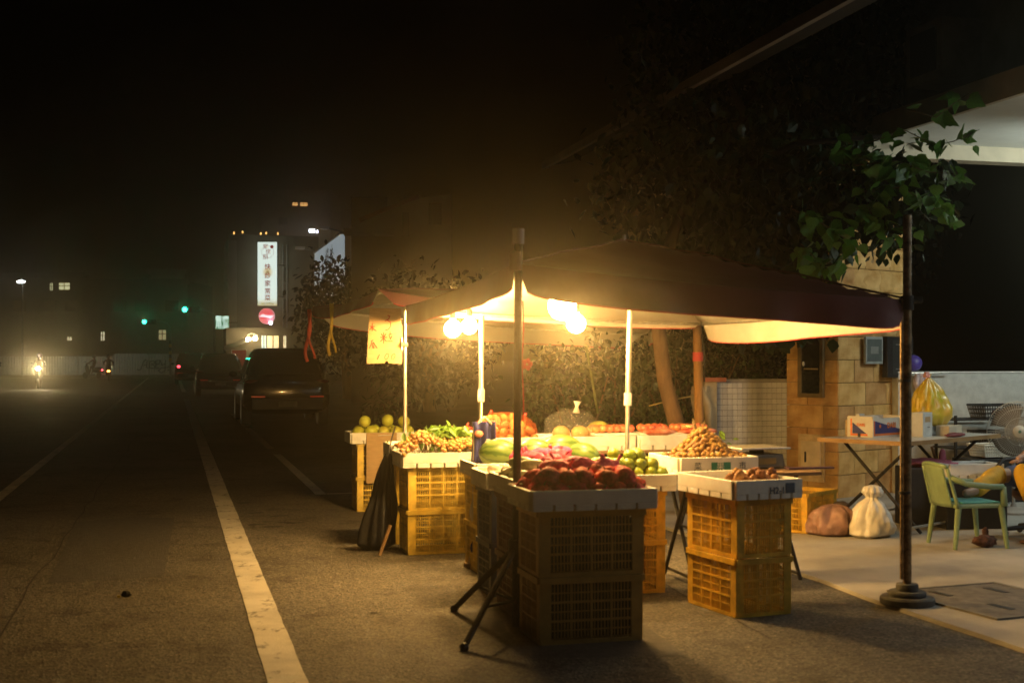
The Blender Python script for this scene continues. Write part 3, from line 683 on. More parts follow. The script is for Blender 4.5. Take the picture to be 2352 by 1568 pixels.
# watermelons
def melon_mat():
    m = mat('watermelon_skin', (0.30, 0.42, 0.10), .35, .1, 6)
    nt = m.node_tree; N = nt.nodes; L = nt.links; b = N['Principled BSDF']
    tc = N.new('ShaderNodeTexCoord'); w = N.new('ShaderNodeTexWave'); w.wave_type = 'RINGS'; w.rings_direction = 'X'
    sep = N.new('ShaderNodeSeparateXYZ'); L.new(tc.outputs['Object'], sep.inputs[0])
    at = N.new('ShaderNodeMath'); at.operation = 'ARCTAN2'; L.new(sep.outputs[1], at.inputs[0]); L.new(sep.outputs[2], at.inputs[1])
    ns = N.new('ShaderNodeTexNoise'); ns.inputs['Scale'].default_value = 28; ns.inputs['Detail'].default_value = 4; L.new(tc.outputs['Object'], ns.inputs['Vector'])
    ad = N.new('ShaderNodeMath'); ad.operation = 'MULTIPLY_ADD'; L.new(at.outputs[0], ad.inputs[0]); ad.inputs[1].default_value = 11.0
    n5 = N.new('ShaderNodeMath'); n5.operation = 'MULTIPLY'; n5.inputs[1].default_value = 5.0; L.new(ns.outputs[0], n5.inputs[0]); L.new(n5.outputs[0], ad.inputs[2])
    si = N.new('ShaderNodeMath'); si.operation = 'SINE'; L.new(ad.outputs[0], si.inputs[0])
    r = N.new('ShaderNodeValToRGB'); r.color_ramp.elements[0].color = (.05, .11, .02, 1); r.color_ramp.elements[1].color = (.13, .20, .045, 1)
    r.color_ramp.elements[0].position = .18; r.color_ramp.elements[1].position = .62
    mr = N.new('ShaderNodeMapRange'); mr.inputs[1].default_value = -1; L.new(si.outputs[0], mr.inputs[0]); L.new(mr.outputs[0], r.inputs[0]); L.new(r.outputs[0], b.inputs['Base Color'])
    return m
M_mel = melon_mat()
ME = MB().ball((0, 0, 0), (.135, .10, .098), 24, 16).mesh('watermelon', M_mel, 'all')
for x, y, z, a, s, lab in ((-.24, -.06, .14, .2, 1.0, 'left watermelon of the row, partly behind the front pole'), (.0, -.10, .145, .1, .95, 'striped yellowish watermelon in front of the other melons'),
                           (.22, .02, .15, .4, 1.1, 'largest pale green watermelon at the right of the row'), (.33, -.10, .125, -.5, .85, 'small pale green watermelon at the right end of the row')):
    o = tag(link('watermelon', ME, None, on(tW, x, y, z), (0, .1, a), (s, s, s)), lab, 'watermelon', 'watermelons in the middle tray')
    link('stem', STEM, o, (.135, 0, 0), (0, PI / 2, 0))
# gourds in the tray behind the front pole
M_gou = mat('gourd_skin', (0.20, 0.26, 0.06), .4, .4, 9, col2=(.62, .60, .38), rnd=.2)
GO = MB().ball((0, 0, 0), (.085, .035, .035), 16, 10, lambda d: 1 - .15 * max(0, d.x)).mesh('gourd', M_gou, 'all')
for i, (x, y, z, a) in enumerate(((-.14, -.14, .105, .3), (-.12, -.04, .10, -.2), (-.15, .06, .105, .5), (-.08, -.09, .16, .2), (-.10, .16, .11, 0), (-.11, .03, .165, -.3))):
    o = tag(link('gourd', GO, None, on(tA2, x, y, z), (random.uniform(0, 3), 0, a)), ORD[i] + ' pale green marrow from the street in the tray beside the front pole', 'marrow', 'marrows beside the front pole'); link('stem', STEM, o, (-.085, 0, 0), (0, -PI / 2, 0))
TM = MB().ball((0, 0, 0), (.045, .045, .038), 14, 10).mesh('white_radish', mat('white_bulb_skin', (.75, .68, .55), .5, .1), 'all')
for x, y, z in ((-.14, -.13, .11), (-.05, -.15, .10), (-.19, .02, .10), (-.09, .02, .11), (-.02, .0, .10)):
    tag(link('white_onion', TM, None, on(tA3, x, y, z), (0, 0, random.uniform(0, 6))), 'white onion in the tray in front of the watermelons', 'onion', 'white onions in the middle tray')
# netted dragon fruit
M_drg = mat('dragon_fruit_in_red_net', (0.66, 0.014, 0.03), .7, .5, 22, bump=.5, bscale=90, rnd=.25, col2=(.92, .06, .10), spec=.15)
def drg(d): return 1 + .10 * math.sin(7 * math.atan2(d.y, d.x) + 4 * d.z) * (1 - d.z * d.z) + .05 * vnoise(d * 4)
DG = MB().ball((0, 0, 0), (.074, .057, .055), 20, 14, drg).mesh('dragon_fruit', M_drg, 'all')
M_scale = mat('dragon_fruit_scale', (.30, .035, .02), .55, .4, 15, col2=(.28, .16, .04))
SCL = MB().add([(-.010, 0, 0), (.010, 0, 0), (.004, .012, .020), (0, .022, .034), (-.004, .012, .020)], [(0, 1, 2, 3, 4)]).mesh('scale_leaf', M_scale)
pts = []
for lay, (nx, ny, z) in enumerate(((6, 4, .078), (5, 3, .135))):
    for i in range(nx):
        for j in range(ny): lab_ = ('%s dragon fruit from the left in the front row of the nearest tray' % ORD[i]) if (lay == 0 and j == 0) else (('%s dragon fruit from the left in the %s row on top of the nearest tray' % (ORD[i], ('front', 'middle', 'back')[j])) if lay == 1 else 'dragon fruit in the lower layer, mostly covered, of the nearest tray'); pts.append((lab_, (i - (nx - 1) / 2) * .098 + (j % 2) * .03 - .01 + random.uniform(-.012, .012), (j - (ny - 1) / 2) * .095 + random.uniform(-.01, .01) - .01, z + random.uniform(-.008, .008)))
for (lab_, x, y, z) in pts:
    o = tag(link('dragon_fruit', DG, None, on(tA, x, y, z), (random.uniform(-.5, .5), random.uniform(-.9, .9), random.uniform(0, 6))), lab_, 'dragon fruit', 'dragon fruit in the nearest tray')
    for q in range(5):
        w = q * 1.257; link('scale_leaf', SCL, o, (.02 - .012 * q, .044 * math.cos(w), .044 * math.sin(w)), (w - PI / 2, 0, 0))
# pink net bags
M_net = mat('pink_net', (0.78, 0.02, 0.20), .65, .35, 40, bump=.5, bscale=160, col2=(.88, .10, .28), rnd=.15, spec=.2)
def lump(seed, a=.18, f=5):
    return lambda d: 1 + a * vnoise(d * f * .35 + Vector((seed, 0, 0))) + .12 * vnoise(d * f + Vector((seed * 3, 1, 0)))
i = 0
for t, lst in ((tA2, ((.06, .0, .15), (.14, .16, .165), (.0, .2, .155), (.12, -.14, .15))), (tA3, ((.10, -.02, .17), (.22, .04, .175), (.0, .10, .16))), (tA, ((-.1, .12, .165), (.04, .13, .175), (.17, .12, .165)))):
    for (x, y, z) in lst:
        i += 1; me = MB().ball((0, 0, 0), (.095, .075, .06), 22, 16, lump(i * 2.7, .25, 6)).mesh('net_bag', M_net, 'all')
        o = tag(link('net_bag', me, None, on(t, x, y, z), (0, 0, i * .7)), ORD[lst.index((x, y, z))] + ' pink net bag ' + ('on the tray behind the front pole' if t is tA2 else 'on the middle tray before the watermelons' if t is tA3 else 'from the left, lying behind the dragon fruit'), 'net bag', 'pink net bags'); MB().tube([(.08, 0, .02), (.10, .005, .05), (.115, 0, .07)], [.014, .006, .012], 8).build('tied_end', M_net, o, 'all')
# potatoes in an orange net sack
M_pot = mat('potato_skin', (0.40, 0.15, 0.04), .7, .25, 14, bump=.3, bscale=60, rnd=.2)
POT = [MB().ball((0, 0, 0), (.040, .031, .029), 12, 9, lump(s, .2, 3)).mesh('potato', M_pot, 'all') for s in (1.0, 4.0, 8.0)]
kx = 0
for lay, (nx, ny, z, x0) in enumerate(((7, 4, .095, .08), (6, 4, .145, .075), (5, 3, .195, .06), (4, 2, .24, .03))):
    for i in range(nx):
        for j in range(ny):
            kx += 1; tag(link('potato', POT[kx % 3], None, on(tK[0], x0 + (i - (nx - 1) / 2) * .064 + random.uniform(-.01, .01), (j - (ny - 1) / 2) * .066 - .03, z + random.uniform(-.008, .008)), (random.uniform(0, 6), random.uniform(0, 6), random.uniform(0, 6))),
                          'brown potato in the orange net sack at the back', 'potato', 'potatoes in the orange net sack')
def net_mat(name, col, scale, th):
    m = mat(name, col, .5, .1); nt = m.node_tree; N = nt.nodes; L = nt.links; b = N['Principled BSDF']
    tc = N.new('ShaderNodeTexCoord'); v = N.new('ShaderNodeTexVoronoi'); v.feature = 'DISTANCE_TO_EDGE'; v.inputs['Scale'].default_value = scale; L.new(tc.outputs['Object'], v.inputs['Vector'])
    c = N.new('ShaderNodeMath'); c.operation = 'LESS_THAN'; c.inputs[1].default_value = th; L.new(v.outputs[0], c.inputs[0]); L.new(c.outputs[0], b.inputs['Alpha']); return m
M_onet = net_mat('orange_net', (.75, .16, .04), 60, .035)
ns_ = thing('net_sack', 'orange net sack stretched over the potatoes, with red tied corners', 'net sack', on(tK[0], .07, -.03, .05), ROT)
MB().ball((0, 0, .10), (.255, .165, .145), 24, 16, lambda d: 1 + .03 * vnoise(d * 6)).build('net', M_onet, ns_, 'all')
for x, z in ((-.12, .225), (.15, .20)): MB().tube([(x, 0, z - .02), (x + .01, 0, z + .02), (x + .02, 0, z + .03)], [.016, .007, .012], 8).build('tied_end', mat('red_plastic_tie', (.7, .04, .03), .5), ns_, 'all')
# garlic
M_gar = mat('garlic_skin', (.74, .62, .50), .6, .12, 20, rnd=.1)
GA = MB().ball((0, 0, 0), (.026, .026, .024), 12, 8, lambda d: 1 + .07 * math.cos(6 * math.atan2(d.y, d.x)) + .35 * max(0, d.z) ** 8).mesh('garlic_bulb', M_gar, 'all')
for i in range(30):
    x = -.26 + random.uniform(-.075, .075); y = random.uniform(-.16, .06); z = .085 + .03 * (i // 12) + random.uniform(0, .01) - abs(x + .26) * .25
    tag(link('garlic_bulb', GA, None, on(tK[0], x, y, z), (random.uniform(-.8, .8), random.uniform(-.8, .8), 0)), 'white garlic bulb in the heap left of the potatoes', 'garlic', 'garlic heap left of the potatoes')
MB().tube([(0, 0, 0), (.03, 0, .012), (.06, 0, .03), (.07, .01, .05)], [.012, .022, .012, .006], 8).build('x', None)
bpy.data.objects.remove(COL.objects['x'])
o = thing('net_tie', 'red net knot on top of the garlic heap', 'net', on(tK[0], -.24, -.06, .175)); MB().ball((0, 0, 0), (.055, .03, .014), 12, 8, lump(3, .4)).build('knot', MATS['red_plastic_tie'], o, 'all'); MB().tube([(0, 0, 0), (.02, 0, .045)], [.012, .004], 6).build('end', MATS['red_plastic_tie'], o, 'all')
# clear bag with pale fruit
M_clear = mat('clear_plastic_film', (.9, .9, .9), .12, .02, 4, bump=.9, bscale=12, alpha=.05, spec=.9)
cb = thing('plastic_bag', 'clear plastic bag tied over pale melons at the back of the stall', 'plastic bag', on(tK[1], -.10, 0, .06), ROT)
MB().ball((0, 0, .10), (.22, .16, .15), 28, 18, lambda d: 1 + .16 * vnoise(d * 2.5) + .08 * vnoise(d * 7)).build('film', M_clear, cb, 'all')
MB().tube([(.03, 0, .22), (.035, 0, .27), (.04, 0, .31)], [.03, .012, .03], 10).build('knot', mat('white_film', (.8, .76, .68), .4, .05, alpha=.85), cb, 'all')
M_cant = mat('pale_melon', (.42, .26, .09), .5, .15, 18, rnd=.15)
CA = MB().ball((0, 0, 0), (.07, .07, .06), 16, 12).mesh('melon', M_cant, 'all')
for x, y in ((-.20, -.03), (-.06, -.06), (.06, -.02)): tag(link('melon', CA, None, on(tK[1], x, y, .125)), 'pale melon inside the clear plastic bag', 'melon', 'melons in the clear bag')
M_ym = mat('yellow_green_melon', (.34, .34, .06), .45, .15, 10)
o = tag(MB().ball((0, 0, 0), (.09, .075, .065), 18, 12).build('yellow_melon', M_ym, None, 'all', loc=on(tK[1], .13, .05, .15)), 'yellow-green melon right of the clear plastic bag', 'melon')
# red apples on foam plates
M_app = mat('red_apple_skin', (.55, .04, .04), .3, .4, 8, rnd=.25, col2=(.72, .22, .10), spec=.6)
AP = MB().ball((0, 0, 0), (.036, .036, .033), 14, 10, lambda d: 1 - .18 * abs(d.z) ** 8).mesh('apple', M_app, 'all')
mb_dish = lambda nm, lab, loc, L_: (MB().b2(-L_ / 2, L_ / 2, -.13, .13, 0, .016).build(nm, M_foam, None, loc=loc, rz=ROT, bevel=.005))
for d, (t, x0, n) in enumerate(((tK[1], .16, 6), (tK[2], -.18, 4), (tK[2], .12, 5))):
    tag(mb_dish('foam_plate', '', on(t, x0 + .03, -.08, .112), .34 if n > 4 else .28), ('left', 'middle', 'right')[d] + ' foam plate with red apples at the back of the stall', 'plate')
    for i in range(n):
        for j in range(2):
            o = tag(link('apple', AP, None, on(t, x0 + .03 + (i - (n - 1) / 2) * .056, -.12 + j * .075, .16 + random.uniform(-.003, .004)), (random.uniform(-.6, .6), random.uniform(-.6, .6), 0)), 'red apple on the foam plates behind the mandarins', 'apple', 'red apples on foam plates')
            link('stem', STEM, o, (0, 0, .028), sc=(.4, .4, 1))
M_redbag = mat('red_printed_film', (.62, .07, .035), .3, .35, 14, col2=(.72, .30, .18), bump=.4, bscale=30)
for d, (t, x, L_) in enumerate(((tK[2], -.14, .14), (tK[2], .18, .16))):
    tag(MB().ball((0, 0, 0), (L_, .05, .030), 20, 12, lump(d * 3, .15, 6)).build('fruit_pack', M_redbag, None, 'all', loc=on(t, x, -.19, .135), rz=ROT), ('left', 'right')[d] + ' red plastic fruit pack in front of the back row of apples', 'pack')
# longans: bunches of individual fruits on stems
M_lon = mat('longan_skin', (.42, .22, .065), .6, .2, 30, bump=.2, bscale=200, rnd=.3)
M_lon2 = mat('dull_longan_skin', (.24, .125, .03), .65, .2, 30, bump=.2, bscale=200, rnd=.3)
LO = MB().ball((0, 0, 0), 1.0, 10, 7).mesh('longan', M_lon, 'all'); LO2 = MB().ball((0, 0, 0), 1.0, 10, 7).mesh('longan', M_lon2, 'all')
M_twig = mat('twig', (.16, .11, .05), .8)
M_leafy = cloth('stalk_leaf', (.10, .20, .03), .5, .25, .3, 6, tcol=(.2, .35, .05), bump=0)
def bunches(t, boxes, hfun, r, me, label, group, per=30, seed=0, leaves=6):
    rr = random.Random(seed)
    for k, (bx, by) in enumerate(boxes):
        b = thing('longan_bunch', ORD[sorted(boxes).index((bx, by))] + ' ' + label, 'longan bunch', on(t, bx, by, .05), t.rotation_euler.z, group)
        placed = []; tries = 0
        while len(placed) < per and tries < 2500:
            tries += 1; a = rr.gauss(0, .055); c = rr.gauss(0, .05)
            top = hfun(bx + a, by + c)
            if top <= 0: continue
            z = top - rr.random() ** 2 * .035
            if all((a - q[0]) ** 2 + (c - q[1]) ** 2 + (z - q[2]) ** 2 > (r * 1.75) ** 2 for q in placed):
                placed.append((a, c, z)); s = r * rr.uniform(.88, 1.12); link('longan', me, b, (a, c, z), (0, 0, rr.uniform(0, 6)), (s, s, s * .95))
        mb = MB()
        for q in placed[::3]: mb.tube([(0, 0, .01), (q[0] * .6, q[1] * .6, q[2] * .5), (q[0], q[1], q[2] - r)], .0018, 5)
        mb.build('stalk', M_twig, b)
        if leaves:
            P = [(rr.gauss(0, .07), rr.gauss(0, .06), .02 + hfun(bx, by) * 1.0) for _ in range(leaves)]
            lm = leaf_mesh('leaves', P, .06, M_leafy, seed + k, .4, .6); link('leaves', lm, b)
hB = lambda x, y: max(0, (.085 + .085 * math.exp(-((x + .12) / .11) ** 2) + .035 * math.exp(-((x - .16) / .12) ** 2) + .03 * math.exp(-(y / .1) ** 2)) * (1 if abs(x) < .315 and -.235 < y < .2 else 0) - .02 * max(0, -y - .12) / .1)
bunches(tB, [(-.24, -.12), (-.16, -.08), (-.10, -.13), (-.03, -.11), (.05, -.14), (.13, -.12), (.21, -.12), (.26, -.07), (-.22, .05), (-.1, .03), (.14, -.02), (.22, .05)], hB, .0152, LO,
        'longan bunch from the left in the tray on the yellow crates', 'longan bunches on the left tray', 26, 3, 3)
hE = lambda x, y: max(0, (.05 + .17 * math.exp(-(x / .13) ** 2 - (y / .15) ** 2)) * (1 if abs(x) < .26 and abs(y) < .23 else 0))
bunches(tE, [(-.17, -.13), (-.08, -.15), (.02, -.16), (.12, -.14), (-.10, -.05), (0, -.06), (.1, -.05), (0, .03), (-.16, .03), (.17, -.05), (-.02, .0)], hE, .0185, LO2,
        'longan bunch from the left in the big heap on the small table', 'longan bunches in the big heap', 26, 9, 1)
st = thing('stalk_bundle', 'bundle of bare longan stalks standing on the big heap', 'stalks', on(tE, -.02, .03, .16), 0)
for k in range(9): MB().tube([(0, 0, 0), (.02 * math.cos(k), .02 * math.sin(k), .07), (.05 * math.cos(k * 2.1), .05 * math.sin(k * 2.1), .14 + .03 * hsh(k))], [.005, .004, .002], 6).build('stalk', M_twig, st, 'all')
# leafy greens on the longan tray
gr = thing('leafy_bundle', 'bundle of fresh green leaves lying on the left longan tray', 'greens', on(tB, .06, .06, .13), ROT)
P = [(random.gauss(0, .09), random.gauss(0, .05), .06 + random.random() * .11 - abs(random.gauss(0, .02))) for _ in range(190)]
link('leaves', leaf_mesh('leaves', P, .085, cloth('fresh_leaf', (.13, .27, .03), .45, .3, .3, 5, tcol=(.25, .45, .05), bump=0), 5, .7, .55), gr)
MB().tube([(-.12, 0, .02), (0, 0, .06), (.06, 0, .15)], .006, 6).build('stalk', M_twig, gr, 'all')
# root lumps on the right stack
M_root = mat('brown_root', (.30, .14, .06), .75, .4, 26, bump=.6, bscale=70, rnd=.25)
RO = [MB().ball((0, 0, 0), (.034, .026, .024), 14, 10, lump(s, .4, 7)).mesh('root', M_root, 'all') for s in (2, 5)]
i = 0
for x, y, z in [(-.10 + .045 * a + .02 * (b % 2), -.02 + .05 * b, .085 + .035 * (1 if (a + b) % 3 == 0 else 0)) for a in range(6) for b in range(3)]:
    i += 1; tag(link('ginger_root', RO[i % 2], None, on(tC, x + .03, y - .10, z), (random.random() * 6, random.random() * 6, random.random() * 6)), 'knobbly brown root in the tray on the right orange stack', 'root', 'brown roots on the right tray')
# weighing scale
sc_ = thing('weighing_scale', 'flat kitchen weighing scale behind the right stack', 'scale', (1.60, 8.55, .692), ROT + .1)
MB().box((0, 0, .05), (.24, .26, .085), taper=1.1).build('body', mat('dull_olive_enamel', (.10, .09, .05), .4, .2), sc_, bevel=.006)
MB().b2(-.20, .16, -.16, .16, .125, .137).build('pan', M_galv, sc_, bevel=.003)
MB().lathe([(.05, .09), (.045, .126)], 12).build('stem', M_darkmetal, sc_)
MB().b2(-.08, .06, -.146, -.142, .03, .07).build('display', mat('scale_display', (.22, .17, .07), .3), sc_)
o = tag(MB().b2(-.16, .16, -.03, .03, 0, .012).build('cutting_board', mat('purple_board', (.10, .05, .08), .5), None, loc=(1.92, 8.42, .692), rz=ROT, bevel=.003), 'thin dark cutting board at the right end of the small table', 'board')
# blue plastic bag of greens behind longans
M_film = mat('blue_film', (.22, .22, .55), .25, .4, 14, col2=(.60, .58, .68), bump=.7, bscale=18)
o = thing('plastic_bag', 'bluish see-through plastic bag of produce behind the longan tray', 'plastic bag', on(tB2, .16, .0, .06), ROT)
MB().ball((0, 0, .09), (.22, .14, .085), 28, 18, lump(7, .2, 6)).build('bag', M_film, o, 'all'); MB().tube([(.16, 0, .1), (.2, 0, .12), (.22, 0, .15)], [.03, .01, .02], 8).build('tied_end', M_film, o, 'all')
# cardboard sheet hung on the far left stack
o = thing('cardboard_sheet', 'plain cardboard sheet hanging over the front of the far left crates', 'cardboard', on(tD, -.05, -.235, -.36), ROT)
MB().b2(-.13, .15, -.003, .003, 0, .46).build('sheet', M_card, o); MB().tube([(-.02, -.006, .435), (.12, -.006, .44)], .004, 6).build('wire_hook', M_galv, o)
# black sack and a stick left of the longan stack
bs = thing('black_sack', 'black plastic sack hanging against the left longan stack', 'sack', (-1.0, 9.56, 0.0), 0.2)
def sackf(prof, seed, ax=1.0, ay=.75, fold=7, amp=.12):
    mb = MB(); n = 72; vs = []; zt = prof[-1][1]
    fine = []
    for i in range(len(prof) - 1):
        for q in range(4): fine.append((prof[i][0] + (prof[i + 1][0] - prof[i][0]) * q / 4, prof[i][1] + (prof[i + 1][1] - prof[i][1]) * q / 4))
    prof = fine + [prof[-1]]
    for i, (r, z) in enumerate(prof):
        for j in range(n):
            w = 2 * PI * j / n; q = r * (1 + .30 * vnoise((math.cos(w) * .9 + seed, math.sin(w) * .9, z * 3.5)) + amp * (2.2 * abs(math.sin(fold * w / 2 + seed + 1.5 * vnoise((math.cos(w), math.sin(w), seed)))) ** .7 - 1.4) * (0.15 + 1.1 * z / zt) + .22 * vnoise((math.cos(w) * 1.5, math.sin(w) * 1.5, z * 7 + seed)) + .10 * vnoise((math.cos(w) * 4, math.sin(w) * 4, z * 16 + seed)))
            vs.append((q * math.cos(w) * ax + .12 * z * vnoise((seed, 3, z * 2)) + .05 * z, q * math.sin(w) * ay, z))
    k = len(prof); mb.add(vs, [(i * n + j, i * n + (j + 1) % n, (i + 1) * n + (j + 1) % n, (i + 1) * n + j) for i in range(k - 1) for j in range(n)] + [tuple(range(n))[::-1], tuple((k - 1) * n + j for j in range(n))]); return mb
MB().grid(lambda a, b: Vector(((.118 * (1 - b) ** .8 + .020) * (1 + .16 * math.sin(a * 2 * PI * 4 + 3 * b) * (1 - .5 * b) + .10 * math.sin(a * 2 * PI * 9 + 5 * b) + .22 * vnoise((math.cos(a * 2 * PI), math.sin(a * 2 * PI), b * 3))) * min(1, .45 + b * 9) * math.cos(a * 2 * PI) + .10 * b,
    .62 * (.118 * (1 - b) ** .8 + .020) * (1 + .16 * math.sin(a * 2 * PI * 4 + 3 * b) * (1 - .5 * b) + .10 * math.sin(a * 2 * PI * 9 + 5 * b)) * min(1, .45 + b * 9) * math.sin(a * 2 * PI) + .05 * b, .004 + .70 * b)), 72, 36).build('sack', mat('black_bin_film', (.005, .005, .007), .5, .3, 10, bump=.4, bscale=20), bs, 'all')
MB().tube([(.10, .05, .69), (.14, .2, .80), (.19, .40, .88)], .006, 6).build('handle_loop', M_black, bs, 'all')
o = tag(MB().tube([(0, 0, .008), (.075, .02, .22)], .013, 6).build('wooden_stick', mat('raw_wood', (.25, .15, .07), .8), None, True, loc=(-.94, 9.27, 0)), 'short wooden stick leaning on the left longan stack', 'stick')
# folded chair with navy cloth and pale tube frame, blue crate behind
fc = thing('folded_chair', 'folded navy cloth chair with pale tube frame right of the longan stack', 'chair', (-.185, 8.75, 0), ROT)
M_navy = cloth('navy_cloth', (.025, .03, .16), .8, .05, .3, 8)
M_tube = mat('cream_tube', (.62, .54, .38), .4, .1)
for pts in ([(-.07, 0, .72), (-.07, 0, .95), (0, .0, 1.01), (.09, .02, .93)], [(.0, -.02, .74), (.14, -.1, .50)], [(.02, -.03, .45), (.12, -.06, .35)], [(-.1, .04, .02), (.06, .04, .6)], [(.1, .05, .02), (-.04, .05, .6)]):
    MB().tube(pts, .010, 8).build('frame_tube', M_tube, fc, 'all')
def drape(x0, x1, z0, z1, y, s): return lambda a, b: Vector((x0 + (x1 - x0) * a + .02 * math.sin(b * 7 + s) * (1 - b), y + .025 * math.sin(a * 14 + s + b * 2), z0 + (z1 - z0) * b + .03 * math.sin(a * 9 + s) * (1 - b)))
MB().grid(drape(-.08, .07, .25, .98, 0.0, 1), 16, 14).build('cloth', M_navy, fc, 'all', solid=.006)
MB().grid(drape(-.09, .08, .10, .30, -.03, 3), 16, 10).build('cloth', M_navy, fc, 'all', solid=.006)
MB().grid(drape(-.1, .03, .26, .56, -.06, 2), 16, 12).build('white_panel', mat('white_cloth', (.7, .66, .6), .85, .08, 6), fc, 'all', solid=.004)
MB().ball((-.045, -.03, .90), (.03, .02, .025), 10, 8, lump(2)).build('pink_rag', mat('salmon_cloth', (.75, .25, .18), .8), fc, 'all')
MB().ball((.02, -.035, .83), (.03, .02, .035), 12, 8, lump(4)).build('grey_pouch', mat('grey_cloth', (.4, .36, .33), .8), fc, 'all')
MB().b2(.0, .06, -.05, -.03, .76, .79).build('red_tag', mat('red_cloth', (.6, .08, .03), .7), fc)
MB().b2(-.12, .14, .0, .1, .0, .03).build('foot_board', M_plank, fc)
cbx = corner(-.1, 9.0, .36, .3, ROT)
for i in range(2): crate(('lower', 'upper')[i] + ' small blue crate behind the folded navy chair', (-.12, 9.12, .02 + .316 * i), ROT + PI / 2, M_bluec, sc=(.6, .7, 1))
# ================================================================== stone pillar (road face and camera face)
M_stone = mat('sandstone', (.54, .26, .055), .8, .25, 4, bump=.8, bscale=30, rnd=.10, col2=(.68, .42, .16))
M_mort = mat('mortar', (.30, .19, .085), .9)
pc = UV(11.68, 6.37)                                    # near-left corner of the pillar
pl = thing('stone_pillar', 'square sandstone pillar at the right with meter boxes and a cream hatch', 'pillar', (pc.x, pc.y, .02), rad(40))
PWx, PWy, PH = 1.17, .63, 3.55
MB().b2(.02, PWx - .02, .02, PWy - .02, 0, PH).build('core', M_mort, pl)
def stone_block(L, H, rough, seed, t=.05):
    """a block face in the xz plane looking to -y, rough-split above, sawn below"""
    nx, nz = (14, 9) if rough else (3, 2); mb = MB(); g = .0035
    def f(a, b):
        x, z = g + (L - 2 * g) * a, g + (H - 2 * g) * b; e = min(a, 1 - a, b * H / L, (1 - b) * H / L) * L
        d = 0
        if rough: d = .022 * min(1, e / .03) + .055 * min(1, e / .05) * (vnoise((x * 7 + seed * 3.1, z * 9, seed)) + .6 * vnoise((x * 17, z * 21, seed * 2)) + .35 * vnoise((x * 41, z * 47, seed)))
        else: d = .003 * hsh(seed)
        return Vector((x, -d, z))
    mb.grid(f, nx, nz)
    mb.add([(g, 0, g), (L - g, 0, g), (L - g, t, g), (g, t, g)], [(0, 1, 2, 3)]); mb.add([(g, 0, H - g), (L - g, 0, H - g), (L - g, t, H - g), (g, t, H - g)], [(3, 2, 1, 0)])
    mb.add([(g, 0, g), (g, t, g), (g, t, H - g), (g, 0, H - g)], [(0, 1, 2, 3)]); mb.add([(L - g, 0, g), (L - g, t, g), (L - g, t, H - g), (L - g, 0, H - g)], [(3, 2, 1, 0)])
    return mb
RH = .2285; sd = 0
for row in range(15):
    z = row * RH; rough = z > 1.5
    for face, W_ in ((0, PWx), (1, PWy)):
        x = 0; first = True
        while x < W_ - .01:
            ln = (.26 if (row + face) % 2 else .46) if first else random.uniform(.3, .5); first = False
            if W_ - x - ln < .16: ln = W_ - x
            sd += 1; hh = min(RH, PH - z); mb = stone_block(ln, hh, rough, sd * 1.37)
            o = mb.build('stone_block', M_stone, pl, 'all' if rough else False)
            if face == 0: o.location = (x, -.004 if row % 2 else 0, z)
            else: o.location = (-.003 if row % 2 else 0, W_ - x, z); o.rotation_euler = (0, 0, -PI / 2)
            x += ln
# slim window on the road face, cream hatch, meter and black box on the camera face
M_frame = mat('bronze_frame', (.20, .14, .06), .5, .2, metal=.3)
def on_road_face(name, y0, y1, z0, z1, fr, m, mf):
    o = MB().b2(-.028, -.012, y0, y1, z0, z1).build(name, m, pl)
    mb = MB(); mb.b2(-.045, -.010, y0 - fr, y0, z0 - fr, z1 + fr); mb.b2(-.045, -.010, y1, y1 + fr, z0 - fr, z1 + fr); mb.b2(-.044, -.011, y0, y1, z0 - fr, z0); mb.b2(-.044, -.011, y0, y1, z1, z1 + fr); mb.build('frame', mf, o, bevel=.002); return o
wz = lambda y: CAM_H - (y - HY) * 13.3 / FOC - .02
o = on_road_face('slim_window', .19, .42, wz(902), wz(770), .04, M_glassdark, M_frame)
MB().ball((-.04, .39, wz(835)), (.012, .014, .025), 8, 6).build('white_knob', M_white, o, 'all'); MB().b2(-.034, -.029, .22, .39, wz(845) - .015, wz(845)).build('slot_plate', mat('brass', (.45, .33, .15), .4, metal=.6), o)
M_cream = mat('cream_enamel', (.66, .52, .30), .55, .12, 8)
wz2 = lambda y: CAM_H - (y - HY) * 13.2 / FOC - .02
o = MB().b2(-.022, -.006, .15, .47, wz2(1104), wz2(996)).build('hatch_surround', mat('rough_plaster', (.55, .40, .20), .9, .2, 10, bump=.5), pl, bevel=.004)
h_ = MB().b2(-.034, -.0225, .19, .43, wz2(1090), wz2(1012)).build('hatch_door', M_cream, pl, bevel=.003)
MB().b2(-.046, -.0345, .36, .375, wz2(1060), wz2(1036)).build('handle', M_darkmetal, h_)
wz3 = lambda y: CAM_H - (y - HY) * 12.9 / FOC - .02
o = MB().b2(.36, .65, -.075, -.045, wz3(836), wz3(772)).build('meter_box', mat('grey_enamel', (.30, .31, .28), .5), pl, bevel=.004)
MB().b2(.38, .63, -.0765, -.0755, wz3(830), wz3(778)).build('glass', mat('meter_glass', (.10, .115, .11), .15), o); MB().b2(.44, .57, -.079, -.077, wz3(812), wz3(795)).build('dial', mat('dull_dial', (.2, .2, .18), .4), o)
o = MB().b2(.68, 1.14, -.11, -.045, wz3(868), wz3(771)).build('black_cabinet', M_black, pl, bevel=.005)
MB().b2(.76, 1.08, -.1135, -.1105, wz3(862), wz3(780)).build('cover', mat('dark_grey_cover', (.03, .032, .03), .4), o)
for zz in (790, 848): MB().b2(.82, 1.02, -.117, -.114, wz3(zz) - .004, wz3(zz) + .004).build('trim', M_galv, o)

